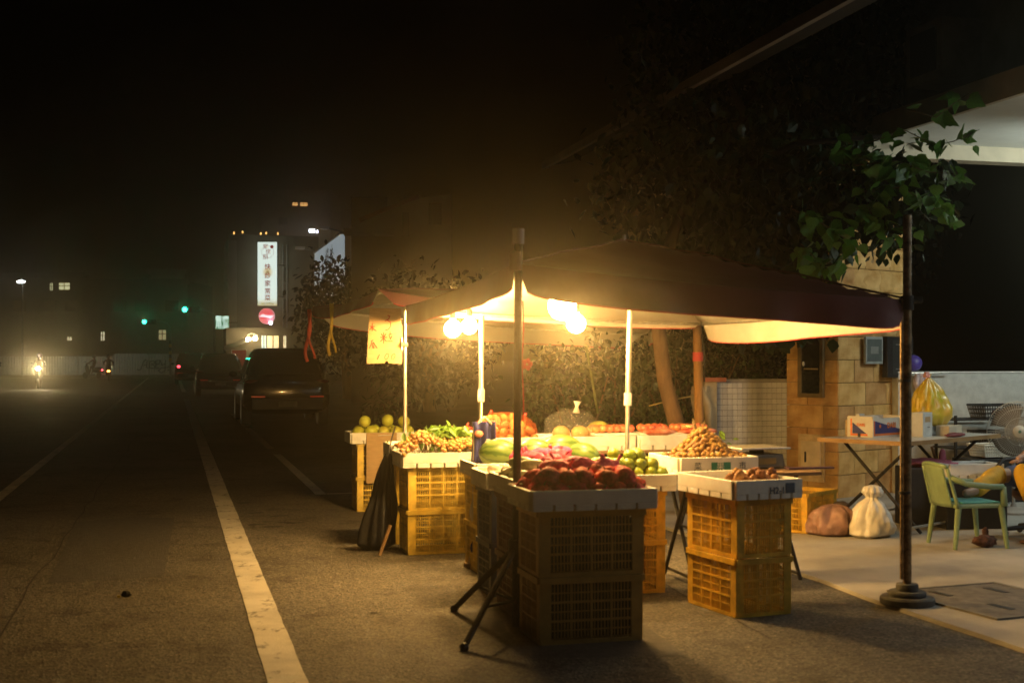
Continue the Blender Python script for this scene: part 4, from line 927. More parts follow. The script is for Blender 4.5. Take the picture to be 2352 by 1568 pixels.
# ================================================================== white tiled wall left of the pillar
tw = thing('tiled_wall', 'low white tiled wall with dark grout left of the stone pillar', 'wall', UV(12.9, 5.55, .02), ROT)
TWL = .93
MB().b2(0, TWL, 0, .14, 0, 1.13).build('core', mat('dark_grout', (.16, .145, .12), .9), tw)
MB().b2(-.01, TWL + .01, -.02, .16, 1.13, 1.165).build('coping', mat('grey_render', (.48, .45, .38), .85, .15), tw, bevel=.004)
M_tile = mat('white_glazed_tile', (.88, .87, .82), .35, .07, 20, rnd=.07)
TL = MB().b2(.0018, .0552, -.006, -.0002, .0018, .0568).mesh('tile', M_tile)
for i in range(16):
    for j in range(14): link('tile', TL, tw, (.006 + i * .0575, 0, 1.128 - (j + 1) * .059))
MB().b2(.004, TWL - .004, -.007, -.001, 0, .30).build('plain_base', M_white, tw)
gp_ = thing('gate_post', 'cream rendered post with a terracotta cap beside the tiled wall', 'post', UV(12.8, 5.46, .02), ROT)
MB().b2(-.07, .07, -.09, .09, 0, 1.14).build('shaft', mat('cream_render', (.55, .43, .25), .85, .15, 6), gp_, bevel=.006)
MB().b2(-.10, .16, -.13, .13, 1.141, 1.185).build('cap', mat('terracotta', (.42, .11, .04), .75, .2), gp_, bevel=.004)
dr = thing('hanging_cloth', 'beige rag draped over a rope beside the wooden post', 'cloth', UV(12.55, 5.30, .62), ROT)
def clothf(a, b): return Vector((-.10 + .20 * a + .02 * math.sin(b * 6), .03 * math.sin(a * 13 + b * 2), .5 - .5 * (1 - b) - .10 * math.sin(a * 6.0) * (1 - b) + .0))
MB().grid(clothf, 18, 16).build('cloth', mat('beige_cloth', (.50, .38, .22), .9, .15, 10), dr, 'all', solid=.006); MB().tube([(-.03, 0, .48), (.04, -.03, .3), (.06, -.03, .02)], [.04, .045, .03], 10).build('fold', MATS['beige_cloth'], dr, 'all')
wp = thing('wooden_post', 'rough wooden post with red twine at the back-right canopy corner', 'post', (W(1603, 824, 11.6).x, 11.6, 0))
MB().tube([(0, 0, 0), (.01, 0, .8), (-.005, 0, 1.72)], [.045, .042, .04], 10).build('shaft', mat('orange_wood', (.34, .17, .05), .8, .25, 8, stretch=(4, 4, .6)), wp, 'all')
MB().tube([(0, 0, 1.38), (0, 0, 1.46)], .047, 10).build('twine', M_pipe, wp, True)
MB().tube([(.03, -.02, 1.62), (.045, -.1, 1.4), (.05, -.05, 1.2)], .008, 6).build('rope', M_darkmetal, wp, 'all')
o = tag(MB().tube([W(1490, 932, 12.0), W(1545, 918, 12.0), W(1596, 908, 12.0)], .006, 6).build('clothes_line', mat('yellow_rope', (.42, .3, .1), .8), None, 'all'), 'thin yellowish rope tied from the leaning trunk to the wooden post', 'rope')

# ================================================================== boundary wall, carport
bw = thing('boundary_wall', 'low pale rendered wall behind the fan at the right edge', 'wall', UV(11.95, 7.20, .02), ROT)
MB().b2(0, 6, 0, .15, 0, 1.235).build('panel', mat('pale_render', (.50, .50, .46), .85, .14, 9, bump=.3, bscale=60), bw); MB().b2(-.01, 6.01, -.01, .16, 1.236, 1.25).build('coping', M_white, bw)
cp = thing('carport', 'carport roof with lit pale ceiling at the upper right', 'carport', UV(0, 6.22, 0), ROT)
M_soffit = mat('pale_ceiling', (.66, .66, .60), .85, .05, 6); M_fascia = mat('beige_fascia', (.42, .36, .25), .7, .1, 5)
MB().b2(.03, 7, -3, 10.9, 3.42, 3.60).build('slab', M_soffit, cp)
MB().b2(-.02, .029, -3, 11.1, 3.40, 3.61).build('fascia', M_fascia, cp)
MB().b2(.03, 7, 10.901, 11.1, 3.28, 3.59).build('end_beam', M_fascia, cp)
MB().b2(.35, 7, -3, 10.8, 3.601, 7.0).build('upper_wall', mat('grey_green_wall', (.16, .17, .15), .85, .2, 3), cp)
for y in (9.6,): o = MB().b2(-.03, .349, y, y + .55, 3.75, 4.25).build('air_conditioner', mat('ac_enamel', (.18, .18, .16), .6), cp, bevel=.01); MB().b2(-.04, -.031, y + .08, y + .47, 3.82, 4.18).build('grille', M_black, o)
for x in (6.9,):
    for y in (-2.8, 10.6): MB().b2(x - .12, x + .12, y - .12, y + .12, .02, 3.42).build('column', M_fascia, cp)
# fluorescent battens under that ceiling
M_tubeglow = glow('fluorescent_tube', (0.88, 1.0, 0.92), 360); M_tubeold = glow('old_fluorescent_tube', (0.86, 0.96, 1.0), 320)
def batten(label, u, v, rz=0.0, mt=None):
    t = thing('fluorescent_lamp', label, 'lamp', UV(u, v, 2.98), ROT + rz, 'fluorescent lamps under the carport')
    MB().b2(-.62, .62, -.035, .035, .045, .088).build('batten', M_white, t); MB().tube([(-.6, 0, .015), (.6, 0, .015)], .016, 12).build('tube', mt or M_tubeglow, t, True)
    for s in (-1, 1): MB().tube([(s * .4, 0, .088), (s * .4, 0, .438)], .006, 6).build('hanger', M_galv, t)
    for s in (-1, 1): MB().b2(s * .61 - .012, s * .61 + .012, -.02, .02, -.005, .044).build('end_cap', M_white, t)
batten('fluorescent lamp on the carport ceiling towards the street', 4.4, 7.9, 0, M_tubeold)
batten('fluorescent lamp on the carport ceiling above the fan', 9.2, 8.4)
# long eave gutter over the stall, with roof sheet
eg = thing('roof_eave', 'long pale metal eave edge crossing the dark sky above the canopy', 'roof', UV(0, 4.5, 3.78), ROT)
mb = MB(); mb.add([(0, 15.8, 0), (.05, 15.8, 0), (.05, 15.8, .09), (0, 15.8, .09), (0, 4, .13), (.05, 4, .13), (.05, 4, .22), (0, 4, .22)], [(0, 1, 2, 3), (4, 7, 6, 5), (0, 4, 5, 1), (1, 5, 6, 2), (2, 6, 7, 3), (3, 7, 4, 0)])
mb.build('gutter', mat('dull_metal', (.34, .31, .27), .6, .2, 2), eg)
mb = MB(); mb.add([(.06, 15.8, .05), (.4, 15.8, .12), (.4, 4.0, .25), (.06, 4.0, .18)], [(0, 1, 2, 3)]); mb.build('roof_sheet', mat('dark_roof_sheet', (.05, .05, .05), .7), eg, solid=.02)

# ================================================================== tree and shrubs behind the stall
M_bark = mat('bark', (.15, .08, .032), .85, .35, 10, bump=.7, bscale=30, stretch=(1, 1, .3))
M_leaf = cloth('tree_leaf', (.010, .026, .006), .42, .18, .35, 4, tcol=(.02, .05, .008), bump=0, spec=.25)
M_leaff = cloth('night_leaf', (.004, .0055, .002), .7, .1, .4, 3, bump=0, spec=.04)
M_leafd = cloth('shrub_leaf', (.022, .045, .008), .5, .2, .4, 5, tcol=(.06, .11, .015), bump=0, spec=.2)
tr = thing('leaning_tree', 'leafy dark tree leaning over the canopy with a bare slanted trunk', 'tree', (1.60, 11.75, 0))
MB().tube([(0, 0, 0), (-.06, .02, .6), (-.22, .05, 1.2), (-.30, .08, 1.9), (-.26, .1, 2.05)], [.085, .078, .07, .065, .06], 12).build('trunk', M_bark, tr, 'all')
MB().tube([(-.265, .1, 2.04), (-.1, .3, 2.6), (.3, .4, 3.3), (.7, .3, 4.0)], [.058, .055, .045, .03], 12).build('limb', mat('shaded_bark', (.012, .009, .006), .9, spec=.1), tr, 'all')  # upper trunk and limbs: bark colour darkened to sink into shade
for pts in ([(-.2, .1, 2.2), (.5, -.1, 2.6), (1.3, -.2, 2.75), (1.9, -.3, 2.7)], [(.1, .1, 2.9), (.9, -.2, 3.3), (1.8, -.4, 3.35)], [(.5, .05, 3.6), (.2, .3, 4.4), (0, .3, 5)], [(.2, .1, 3.1), (.9, .3, 4.2), (1.5, .3, 4.9)]):
    MB().tube(pts, [.04, .028, .02, .008][:len(pts)], 8).build('limb', MATS['shaded_bark'], tr, 'all')
P = np.concatenate([clump_pts((.75, .4, 3.1), (.85, .6, 1.0), 80, 34, .16, 1), clump_pts((.78, .0, 2.6), (.5, .4, .6), 50, 30, .13, 2),
                    clump_pts((1.0, .6, 4.3), (1.5, .7, 1.1), 100, 34, .2, 3), clump_pts((.1, .9, 3.2), (.8, .5, 1.0), 40, 30, .18, 4),
                    clump_pts((.85, .1, 1.8), (.36, .3, .36), 26, 28, .10, 5), clump_pts((1.45, -.9, 2.75), (.5, .3, .35), 26, 22, .12, 6)])
P = P[~((P[:, 2] < 1.55))]
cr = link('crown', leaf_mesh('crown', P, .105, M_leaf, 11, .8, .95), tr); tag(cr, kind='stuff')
# the big lobed leaves of the outer sprays, one by one
M_big = cloth('broad_leaf', (.085, .22, .03), .30, .25, .35, 9, tcol=(.22, .46, .05), bump=.2, bscale=30)
def lobed():
    a = [(0, 0), (.16, -.04), (.34, .06), (.50, .30), (.40, .42), (.36, .56), (.20, .72), (.10, .92), (0, 1.08)]
    ring = a + [(-x, y) for x, y in a[-2:0:-1]]; vs = [(x, y, .10 * abs(x) - .10 * y * y) for x, y in ring] + [(0, .45, -.03)]
    n = len(ring); mb = MB(); mb.add(vs, [(i, (i + 1) % n, n) for i in range(n)]); return mb.mesh('leaf', M_big, 'all')
LB = lobed()
def spray(pts, n, s, seed):
    pts = [Vector(p) for p in pts]; rr = random.Random(seed); tw_ = MB().tube(pts, [.007] + [.004] * (len(pts) - 2) + [.002], 6).build('twig', M_twig, tr, 'all')
    for i in range(n):
        t_ = .1 + .9 * (i + rr.random()) / n * (len(pts) - 1) / (len(pts) - 1); k = min(int(t_ * (len(pts) - 1)), len(pts) - 2); p = pts[k].lerp(pts[k + 1], t_ * (len(pts) - 1) - k)
        z = s * rr.uniform(.6, 1.25); link('leaf', LB, tw_, p + Vector((rr.gauss(0, .05), rr.gauss(0, .05), rr.gauss(0, .05))), (rr.gauss(-.7, .5), rr.gauss(0, .5), rr.uniform(0, 6.28)), (z, z, z))
tb = tr.location
def wl_(x, y, Y): return W(x, y, Y) - tb
for k, (pts, n) in enumerate((
    ([wl_(1990, 330, 10.6), wl_(2080, 300, 10.5), wl_(2150, 335, 10.4), wl_(2190, 325, 10.35), wl_(2250, 298, 10.3)], 13),
    ([wl_(2080, 250, 10.5), wl_(2150, 270, 10.4), wl_(2195, 235, 10.3), wl_(2225, 215, 10.3)], 7),
    ([wl_(1960, 380, 10.6), wl_(2060, 370, 10.4), wl_(2130, 395, 10.3), wl_(2215, 400, 10.2)], 24),
    ([wl_(1980, 440, 10.6), wl_(2070, 430, 10.4), wl_(2150, 480, 10.2), wl_(2205, 500, 10.1)], 22),
    ([wl_(1990, 470, 10.8), wl_(2040, 500, 10.6), wl_(2090, 545, 10.4)], 14),
    ([wl_(1820, 480, 10.8), wl_(1900, 520, 10.6), wl_(1960, 560, 10.5)], 20),
    ([wl_(1840, 560, 10.9), wl_(1880, 600, 10.8), wl_(1930, 610, 10.7)], 18),
    ([wl_(1900, 330, 10.8), wl_(1980, 360, 10.6), wl_(2040, 420, 10.5)], 22),
    ([wl_(1930, 420, 10.8), wl_(1990, 460, 10.6), wl_(2010, 520, 10.5)], 16))): spray(pts, int(n * 1.7), .13, 20 + k)

def shrub(name, label, loc, rads, n, per, size, seed, m=M_leafd, group=None, stems=5, cat='shrub', narrow=.8, z0=None):
    t = thing(name, label, cat, loc, 0, group); cz = rads[2] * .95 if z0 is None else z0
    Q = clump_pts((0, 0, cz), rads, n, per, size * 1.5, seed); Q = Q[Q[:, 2] > .05]
    tag(link('foliage', leaf_mesh('foliage', Q, size, m, seed, .6, narrow), t), kind='stuff')
    for k in range(stems):
        a = 2 * PI * k / stems + seed; MB().tube([(.08 * math.cos(a), .08 * math.sin(a), 0), (.4 * rads[0] * math.cos(a), .4 * rads[1] * math.sin(a), cz * .8), (.7 * rads[0] * math.cos(a + .3), .7 * rads[1] * math.sin(a + .3), cz + rads[2] * .5)], [.022, .014, .005], 6).build('stem', M_bark, t, 'all')
    return t
shrub('shrub', 'leafy green shrub right of the front pole, lit from the bulbs', (.85, 13.4, 0), (.8, .5, .85), 70, 30, .07, 31)
shrub('shrub', 'dim shrub between the leaning trunk and the tiled wall', (2.0, 14.6, 0), (.9, .5, 1.0), 60, 30, .075, 33)
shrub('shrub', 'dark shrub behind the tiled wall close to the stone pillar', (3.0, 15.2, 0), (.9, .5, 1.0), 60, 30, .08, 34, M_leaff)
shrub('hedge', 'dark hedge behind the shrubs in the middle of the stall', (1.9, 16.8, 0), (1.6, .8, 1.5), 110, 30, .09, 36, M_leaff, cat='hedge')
shrub('grass_tuft', 'small tuft of long leaves by the parked car', UV(26, 4.3), (.35, .3, .35), 16, 14, .16, 37, cat='plant', narrow=.25, stems=3)
cn = thing('climbing_stem', 'slim green stem hanging below the smaller bulb behind the stall', 'plant', W(1373, 950, 12.6)); p_ = W(1373, 950, 12.6)
MB().tube([W(1373, 950, 12.6) - p_, W(1360, 870, 12.6) - p_, W(1345, 790, 12.6) - p_], .012, 6).build('stem', mat('green_stem', (.16, .2, .05), .7), cn, 'all'); link('leaves', leaf_mesh('leaves', [W(1373 - 10 * i / 3 + random.uniform(-25, 25), 950 - 14 * i, 12.6) - p_ for i in range(11)], .08, M_leafd, 3), cn)
# ================================================================== corner with table, boxes, chair, person, fan
na = Vector((-.69, .724, 0)); nb_ = Vector((.724, .69, 0)); TN = Vector((3.06, 10.15, .02)); TZ = .735
ta = math.atan2(nb_.y, nb_.x)                                  # local x along the long edge, local y along the short edge
ct = thing('folding_table', 'white-topped folding table on crossed legs beside the stone pillar', 'table', TN, ta)
M_ttop = mat('white_laminate', (.60, .58, .52), .4, .08, 5)
MB().b2(0, 1.55, 0, .78, TZ - .012, TZ).build('table_top', M_ttop, ct)
mb = MB(); mb.b2(-.006, 1.556, -.012, -.0005, TZ - .032, TZ + .001); mb.b2(-.012, -.0005, -.012, .79, TZ - .032, TZ + .001); mb.b2(1.5505, 1.562, -.012, .79, TZ - .032, TZ + .001); mb.b2(-.006, 1.556, .7805, .79, TZ - .032, TZ + .001)
mb.build('edge_band', mat('brown_edge', (.34, .2, .08), .6), ct)
for x in (.22, 1.30):
    for s in (0, 1): MB().tube([(x + .015 * s, .72 if s else .04, TZ - .012), (x + .015 * s - .04, -.02 if s else .80, .012)], .014, 8).build('leg', M_darkmetal, ct, True)
for y in (.0, .76): MB().tube([(.1, y, .06), (1.4, y, .06)], .011, 8).build('foot_bar', M_galv, ct, True)
def T(x, y, z=0.0): return TN + nb_ * x + na * y + Vector((0, 0, TZ + z))
M_navyp = mat('navy_print', (.02, .025, .14), .6); M_orp = mat('orange_print', (.72, .17, .03), .6); M_box = mat('white_carton', (.66, .62, .54), .75, .07, 8)
fx = thing('fruit_box', 'open white fruit carton with navy and orange print on the table', 'box', T(.29, .46, .001), ta)
mb = MB(); mb.b2(0, .56, 0, .006, 0, .155); mb.b2(0, .56, .234, .24, 0, .165); mb.b2(0, .006, .0065, .2335, 0, .172); mb.b2(.554, .56, .0065, .2335, 0, .165); mb.b2(.006, .554, .006, .234, .001, .006); mb.build('walls', M_box, fx)
mb = MB(); mb.b2(0, .10, -.0015, 0.0, .155, .175); mb.b2(.12, .20, .2, .234, .155, .185); mb.build('tabs', M_box, fx)
mb = MB(); mb.add([(.03, -.001, .03), (.03, -.001, .135), (.56, -.001, .03)], [(0, 1, 2)]); mb.build('printing', M_navyp, fx)
mb = MB(); mb.b2(.012, .029, -.0012, -.0002, .012, .135); mb.b2(.0295, .50, -.0012, -.0002, .012, .029); mb.build('printing', M_orp, fx)
text('printing', 'DARI', .062, fx, (.285, -.0035, .092), 0, M_orp, bold=.0016, ext=.0005)
MB().lathe([(.0, -.0028), (.026, -.0028), (.026, -.0022), (0, -.0022)], 14, Matrix.Translation((.105, 0, .09)) @ Matrix.Rotation(PI / 2, 4, 'X') , False).build('printing', M_box, fx)
MB().lathe([(.0, -.0002), (.015, -.0002), (.015, .0005), (0, .0005)], 14, Matrix.Translation((.105, -.0034, .09)) @ Matrix.Rotation(PI / 2, 4, 'X'), False).build('printing', M_orp, fx)
mb = MB(); mb.add([(-.001, .19, .03), (-.001, .19, .12), (-.001, .06, .03)], [(0, 2, 1)]); mb.build('printing', M_navyp, fx)
mb = MB(); mb.b2(-.0014, -.0004, .195, .21, .012, .15); mb.b2(-.0012, -.0002, .05, .194, .012, .028); mb.build('printing', M_orp, fx)
text('printing', 'DARI', .034, fx, (-.0035, .11, .10), -PI / 2, M_orp, bold=.001, ext=.0005)
MB().b2(-.004, -.0015, .115, .14, 0, .03).build('tape', M_black, fx)
o = thing('carton_flap_box', 'small white carton with a brown window leaning on the fruit carton', 'box', T(.66, .22, .001), ta + .1)
MB().b2(0, .19, 0, .10, 0, .20).build('carton', mat('grey_white_carton', (.56, .56, .53), .75), o); MB().b2(.045, .15, -.0015, -.0003, .12, .165).build('window_label', M_card, o); MB().b2(.09, .14, -.0015, -.0003, .075, .08).build('printing', M_black, o)
o = thing('paper_box', 'pale square box stacked behind the small white carton', 'box', T(.95, .30, .001), ta)
MB().b2(0, .20, 0, .12, 0, .155).build('carton', MATS['grey_white_carton'], o); MB().b2(.10, .15, -.0015, -.0003, .10, .14).build('label_print', mat('grey_print', (.35, .33, .32), .7), o)
o = tag(MB().b2(0, .22, 0, .12, 0, .085).build('low_box', mat('cream_carton', (.60, .52, .38), .75), None, loc=T(.93, .13, .001), rz=ta, bevel=.004), 'low cream box in front of the pale square box on the table', 'box')
o = thing('brown_carton', 'brown carton at the right of the table under the yellow bag', 'box', T(1.05, .45, .001), ta); MB().b2(-.1, .2, -.1, .16, 0, .052).build('carton', M_card, o); MB().b2(-.1, .2, -.101, -.1003, .02, .03).build('tape', mat('tan_tape', (.5, .36, .2), .4), o)
o = thing('red_bag', 'flat dark red paper bag lying on the front of the table', 'bag', T(.80, .06, .001), ta + .05); MB().ball((.1, 0, .016), (.15, .05, .018), 20, 10, lump(4, .2, 5)).build('bag', mat('dark_red_paper', (.16, .02, .025), .6), o, 'all'); MB().ball((.24, 0, .014), (.02, .03, .012), 8, 6).build('fold', MATS['dark_red_paper'], o, 'all')
o = tag(MB().b2(-.13, .13, -.10, .10, 0, .13).build('brown_parcel', M_card, None, loc=T(.55, .70, .001), rz=ta), 'brown parcel standing behind the printed fruit carton', 'box')
# yellow bag
M_ybag = mat('yellow_bag_film', (.74, .60, .02), .28, .2, 5, bump=.7, bscale=14, col2=(.82, .50, .10), trans=.08)
yb = thing('yellow_bag', 'tall bulging yellow plastic bag tied at the top on the table', 'plastic bag', T(1.05, .40, .055), ta)
sackf([(.10, .0), (.175, .03), (.20, .10), (.195, .18), (.17, .25), (.13, .31), (.08, .365), (.035, .41), (.016, .43), (.03, .465)], 2.0, 1.0, .8, 11, .10).build('bag', M_ybag, yb, 'all')
sackf([(.03, .0), (.035, .02), (.02, .05)], 5.0).build('knot', mat('pink_knot', (.7, .35, .35), .4), yb, 'all').location = (0, 0, .43)
pb = thing('purple_ball', 'purple ball resting on the low wall beside the pillar', 'ball', UV(12.02, 7.42, 1.27), 0)
MB().ball((0, 0, .085), .085, 20, 14).build('shell', mat('purple_plastic', (.09, .06, .32), .35), pb, 'all'); MB().lathe([(.02, .165), (.012, .182)], 8).build('valve', M_black, pb)
o = thing('towel_rail', 'grey rail with a pink cloth on top of the low wall', 'rail', UV(11.9, 7.3, 1.0), ROT); MB().tube([(0, 0, .25), (.45, -.02, .26)], .010, 8).build('rail', M_galv, o, True); MB().grid(drape(.05, .18, .05, .25, -.02, 1), 10, 8).build('cloth', mat('pale_pink_cloth', (.5, .4, .4), .9), o, 'all', solid=.004)
# fan
fa = W(2336, 990, 11.6); fn = thing('pedestal_fan', 'round pedestal fan with dusty grille at the right edge', 'fan', (fa.x, fa.y, .02), rad(-6))
fz = fa.z - .02; fR = .262
mb = MB()
for k in range(72):
    w = 2 * PI * k / 72; c, s = math.cos(w), math.sin(w)
    mb.tube([(.05 * c, -.075, fz + .05 * s), (.16 * c, -.072, fz + .16 * s), (.24 * c, -.05, fz + .24 * s), (fR * c, -.01, fz + fR * s)], .0016, 4, False)
    mb.tube([(.05 * c, .06, fz + .05 * s), (.2 * c, .055, fz + .2 * s), (fR * c, -.008, fz + fR * s)], .0016, 4, False)
for r_, y_ in ((fR, -.009), (.20, -.064), (.12, -.075)): mb.tube([(r_ * math.cos(2 * PI * k / 40), y_, fz + r_ * math.sin(2 * PI * k / 40)) for k in range(41)], .0035 if r_ == fR else .002, 6, False)
mb.build('grille', mat('grille_wire', (.6, .54, .44), .5, .2), fn, 'all')
Mx = Matrix.Translation((0, 0, fz)) @ Matrix.Rotation(PI / 2, 4, 'X')
MB().lathe([(.0, .088), (.045, .086), (.055, .078), (.056, .06), (0, .06)], 24, Mx, False).build('badge', mat('badge_cream', (.55, .50, .40), .5), fn, True)
MB().lathe([(.0, .0895), (.014, .0893), (.014, .0885), (0, .0885)], 12, Mx, False).build('emblem', mat('badge_green', (.1, .22, .14), .5), fn)
for k in range(3):
    w0 = 2 * PI * k / 3
    MB().grid(lambda a, b: Vector(((.045 + .185 * a) * math.cos(w0 + (b - .5) * (1.3 + .4 * a)), .01 + .035 * (b - .5), fz + (.045 + .185 * a) * math.sin(w0 + (b - .5) * (1.3 + .4 * a)))), 8, 8).build('blade', mat('smoky_blade', (.20, .15, .10), .4, .1), fn, 'all', solid=.003)
MB().lathe([(.0, -.17), (.05, -.165), (.075, -.13), (.08, -.07), (.05, -.06), (0, -.06)], 20, Mx, False).build('motor', mat('motor_shell', (.35, .31, .26), .5), fn, True)
MB().tube([(0, .11, fz - .05), (0, .11, .05)], [.018, .014], 12).build('post', M_galv, fn, True)
MB().lathe([(.20, 0), (.2, .02), (.17, .035), (.03, .06), (.02, .09)], 26, Matrix.Translation((0, .11, 0))).build('base', MATS['motor_shell'], fn, True)
# shelf of baskets behind the table
def basket(name, label, loc, rz, L, D, H, m, nx=12, nz=4, taper=.85):
    t = thing(name, label, 'basket', loc, rz); mb = MB()
    for f in range(4):
        w, d = (L, D) if f % 2 == 0 else (D, L); R = Matrix.Rotation(PI / 2 * f, 3, 'Z')
        for k in range(nx + 1):
            a = -w / 2 + w * k / nx; mb.tube([R @ Vector((a * taper, -d / 2 * taper, 0)), R @ Vector((a, -d / 2, H))], .005, 4)
        for k in range(nz + 1):
            s = taper + (1 - taper) * k / nz; mb.tube([R @ Vector((-w / 2 * s, -d / 2 * s, H * k / nz)), R @ Vector((w / 2 * s, -d / 2 * s, H * k / nz))], .005 if k < nz else .010, 4)
    mb.build('weave', m, t); MB().b2(-L / 2 * taper, L / 2 * taper, -D / 2 * taper, D / 2 * taper, .0, .006).build('bottom', m, t); return t
ra = ROT
sh = thing('low_shelf', 'low steel shelf against the pale wall holding baskets', 'shelf', UV(11.55, 8.02, .02), ROT)
for z in (.30, .50): MB().b2(-.55, .75, -.19, .19, z - .015, z).build('shelf_board', M_darkmetal, sh)
for x in (-.53, .73):
    for y in (-.17, .17): MB().b2(x - .012, x + .012, y - .012, y + .012, 0, .82).build('upright', M_darkmetal, sh)
MB().b2(-.55, .75, -.19, .19, .77, .785).build('shelf_board', M_darkmetal, sh)
def S(x, y, z): return Vector(sh.location) + Matrix.Rotation(ROT, 3, 'Z') @ Vector((x, y, z))
basket('wire_basket', 'black plastic basket on the top board of the low shelf', S(.02, 0, .786), ra, .42, .30, .13, M_black, 14, 3)
basket('wire_basket', 'second black basket below the first, under the shelf top', S(.05, 0, .60 - .099), ra, .46, .32, .15, M_black, 14, 4)
basket('wire_basket', 'white lattice basket under the black baskets', UV(11.1, 7.72, .46), ra, .40, .28, .11, mat('white_basket', (.6, .57, .48), .5), 14, 4)
o = tag(MB().b2(-.35, .35, -.16, .16, 0, .42).build('dark_cabinet', M_black, None, loc=UV(11.1, 7.72, .022), rz=ra, bevel=.006), 'low black cabinet under the white lattice basket', 'cabinet')
basket('wire_basket', 'yellow lattice basket behind the black chair arm', UV(10.75, 8.42, .34), ra, .40, .28, .16, mat('yellow_basket', (.5, .42, .06), .5), 14, 4)
o = tag(MB().b2(-.25, .25, -.16, .16, 0, .315).build('dark_tub', M_black, None, loc=UV(10.75, 8.42, .022), rz=ra, bevel=.01), 'dark tub under the yellow lattice basket', 'tub')
o = tag(sackf([(.03, 0), (.06, .02), (.055, .05), (.02, .08)], 3).build('garlic_net', mat('brown_net', (.14, .05, .04), .8), None, 'all', loc=S(.03, -.05, .80)), 'small dark reddish net lying in the top black basket', 'net')
# foam box and pink cloth under the table
qf = W(2222, 1098, 10.75); o = tray('foam box with notched edge on the floor under the folding table', (qf.x, qf.y, qf.z), .12, .46, .32, .13)
o = tag(MB().b2(-.26, .26, -.17, .17, 0, qf.z - .024).build('dark_chest', M_black, None, loc=(qf.x, qf.y, .022), rz=.12, bevel=.008), 'black chest carrying the foam box under the table', 'chest')
qf = W(2135, 1070, 10.9); o = thing('pink_cloth', 'crumpled pink cloth on a dark chest under the table', 'cloth', (qf.x, qf.y, qf.z), .1)
MB().ball((0, 0, .03), (.20, .12, .035), 26, 12, lump(6, .5, 7)).build('cloth', mat('pink_cotton', (.50, .14, .20), .85), o, 'all'); MB().ball((.1, -.03, .07), (.03, .03, .08), 10, 8, lump(2)).build('fold', MATS['pink_cotton'], o, 'all')
o = tag(MB().b2(-.24, .24, -.15, .15, 0, qf.z - .024).build('dark_chest', M_black, None, loc=(qf.x, qf.y, .022), rz=.1, bevel=.008), 'black chest carrying the pink cloth under the table', 'chest')
o = tag(MB().tube([W(2160, 1085, 10.95) - Vector((0, 0, .02)), W(2140, 1025, 10.95)], .012, 8).build('broom_stick', mat('pale_wood', (.42, .27, .12), .7), None, True), 'pale wooden stick leaning under the table', 'stick')

# plastic armchair (local x: facing direction)
gc = thing('plastic_armchair', 'green plastic armchair with its back to the street', 'chair', (3.36, 9.66, .022), ROT - .06)
M_green = mat('green_plastic', (.21, .29, .15), .45, .12, 5); M_teal2 = mat('teal_cushion', (.10, .42, .40), .55, .1)
for x, y, tx, ty in ((-.20, .19, -.16, .17), (-.20, -.19, -.16, -.17), (.21, .20, .17, .18), (.21, -.20, .17, -.18)):
    MB().tube([(x, y, 0), (tx, ty, .32)], [.016, .024], 8).build('leg', M_green, gc, True)
MB().b2(-.19, .20, -.19, .19, .295, .325).build('seat', M_green, gc, bevel=.012)
MB().b2(-.12, .185, -.15, .15, .3255, .337).build('seat_pad', M_teal2, gc, bevel=.005)
def backf(a, b):
    y = (-.19 + .38 * a) * (1 - .10 * b); bow = .05 * (1 - (2 * a - 1) ** 2)
    return Vector((-.175 - .075 * b - bow * .8, y, .30 + .285 * b + .02 * (1 - (2 * a - 1) ** 2) * b))
MB().grid(lambda a, b: backf(.12 + .76 * a, b), 12, 10).build('back_panel', M_green, gc, 'all', solid=.012)
MB().tube([backf(i / 12, 1.0) + Vector((0, 0, .008)) for i in range(13)], .015, 8).build('top_rail', M_green, gc, 'all')
for s in (0, 1): MB().tube([backf(s, j / 6) for j in range(7)], .014, 8).build('back_post', M_green, gc, 'all')
for s in (-1, 1):
    MB().tube([(-.225, s * .175, .52), (-.12, s * .205, .475), (.05, s * .215, .455), (.17, s * .21, .45)], .021, 8).build('armrest', M_green, gc, 'all')
    MB().tube([(.17, s * .21, .45), (.185, s * .20, .31)], [.022, .026], 8).build('arm_post', M_green, gc, 'all')

# low swivel stool and the person resting a foot on the armchair
HIP = Vector((4.22, 10.16, .47))
so = thing('swivel_chair', 'low black swivel chair under the seated person', 'chair', (4.10, 10.12, .022), ROT)
MB().lathe([(.0, .29), (.19, .29), (.215, .32), (.21, .36), (.17, .38), (0, .382)], 26, None, False).build('seat', mat('brown_vinyl', (.09, .045, .025), .5), so, True)
MB().tube([(0, 0, .05), (0, 0, .29)], [.035, .028], 14).build('gas_column', M_galv, so, True)
for k in range(5):
    w = 2 * PI * k / 5 + .3; MB().tube([(0, 0, .09), (.27 * math.cos(w), .27 * math.sin(w), .06)], [.026, .016], 8).build('spoke', M_black, so, True); MB().ball((.27 * math.cos(w), .27 * math.sin(w), .026), .025, 10, 8).build('castor', M_black, so, True)
MB().tube([(-.30, .19, .35), (-.29, .21, .48), (-.18, .23, .58), (.0, .24, .60), (.18, .23, .58)], .017, 10).build('arm_hoop', M_black, so, 'all')
MB().grid(lambda a, b: Vector((.24 + .05 * b - .03 * (1 - (2 * a - 1) ** 2), -.2 + .4 * a, .42 + .4 * b)), 10, 8).build('backrest', M_black, so, 'all', solid=.03)
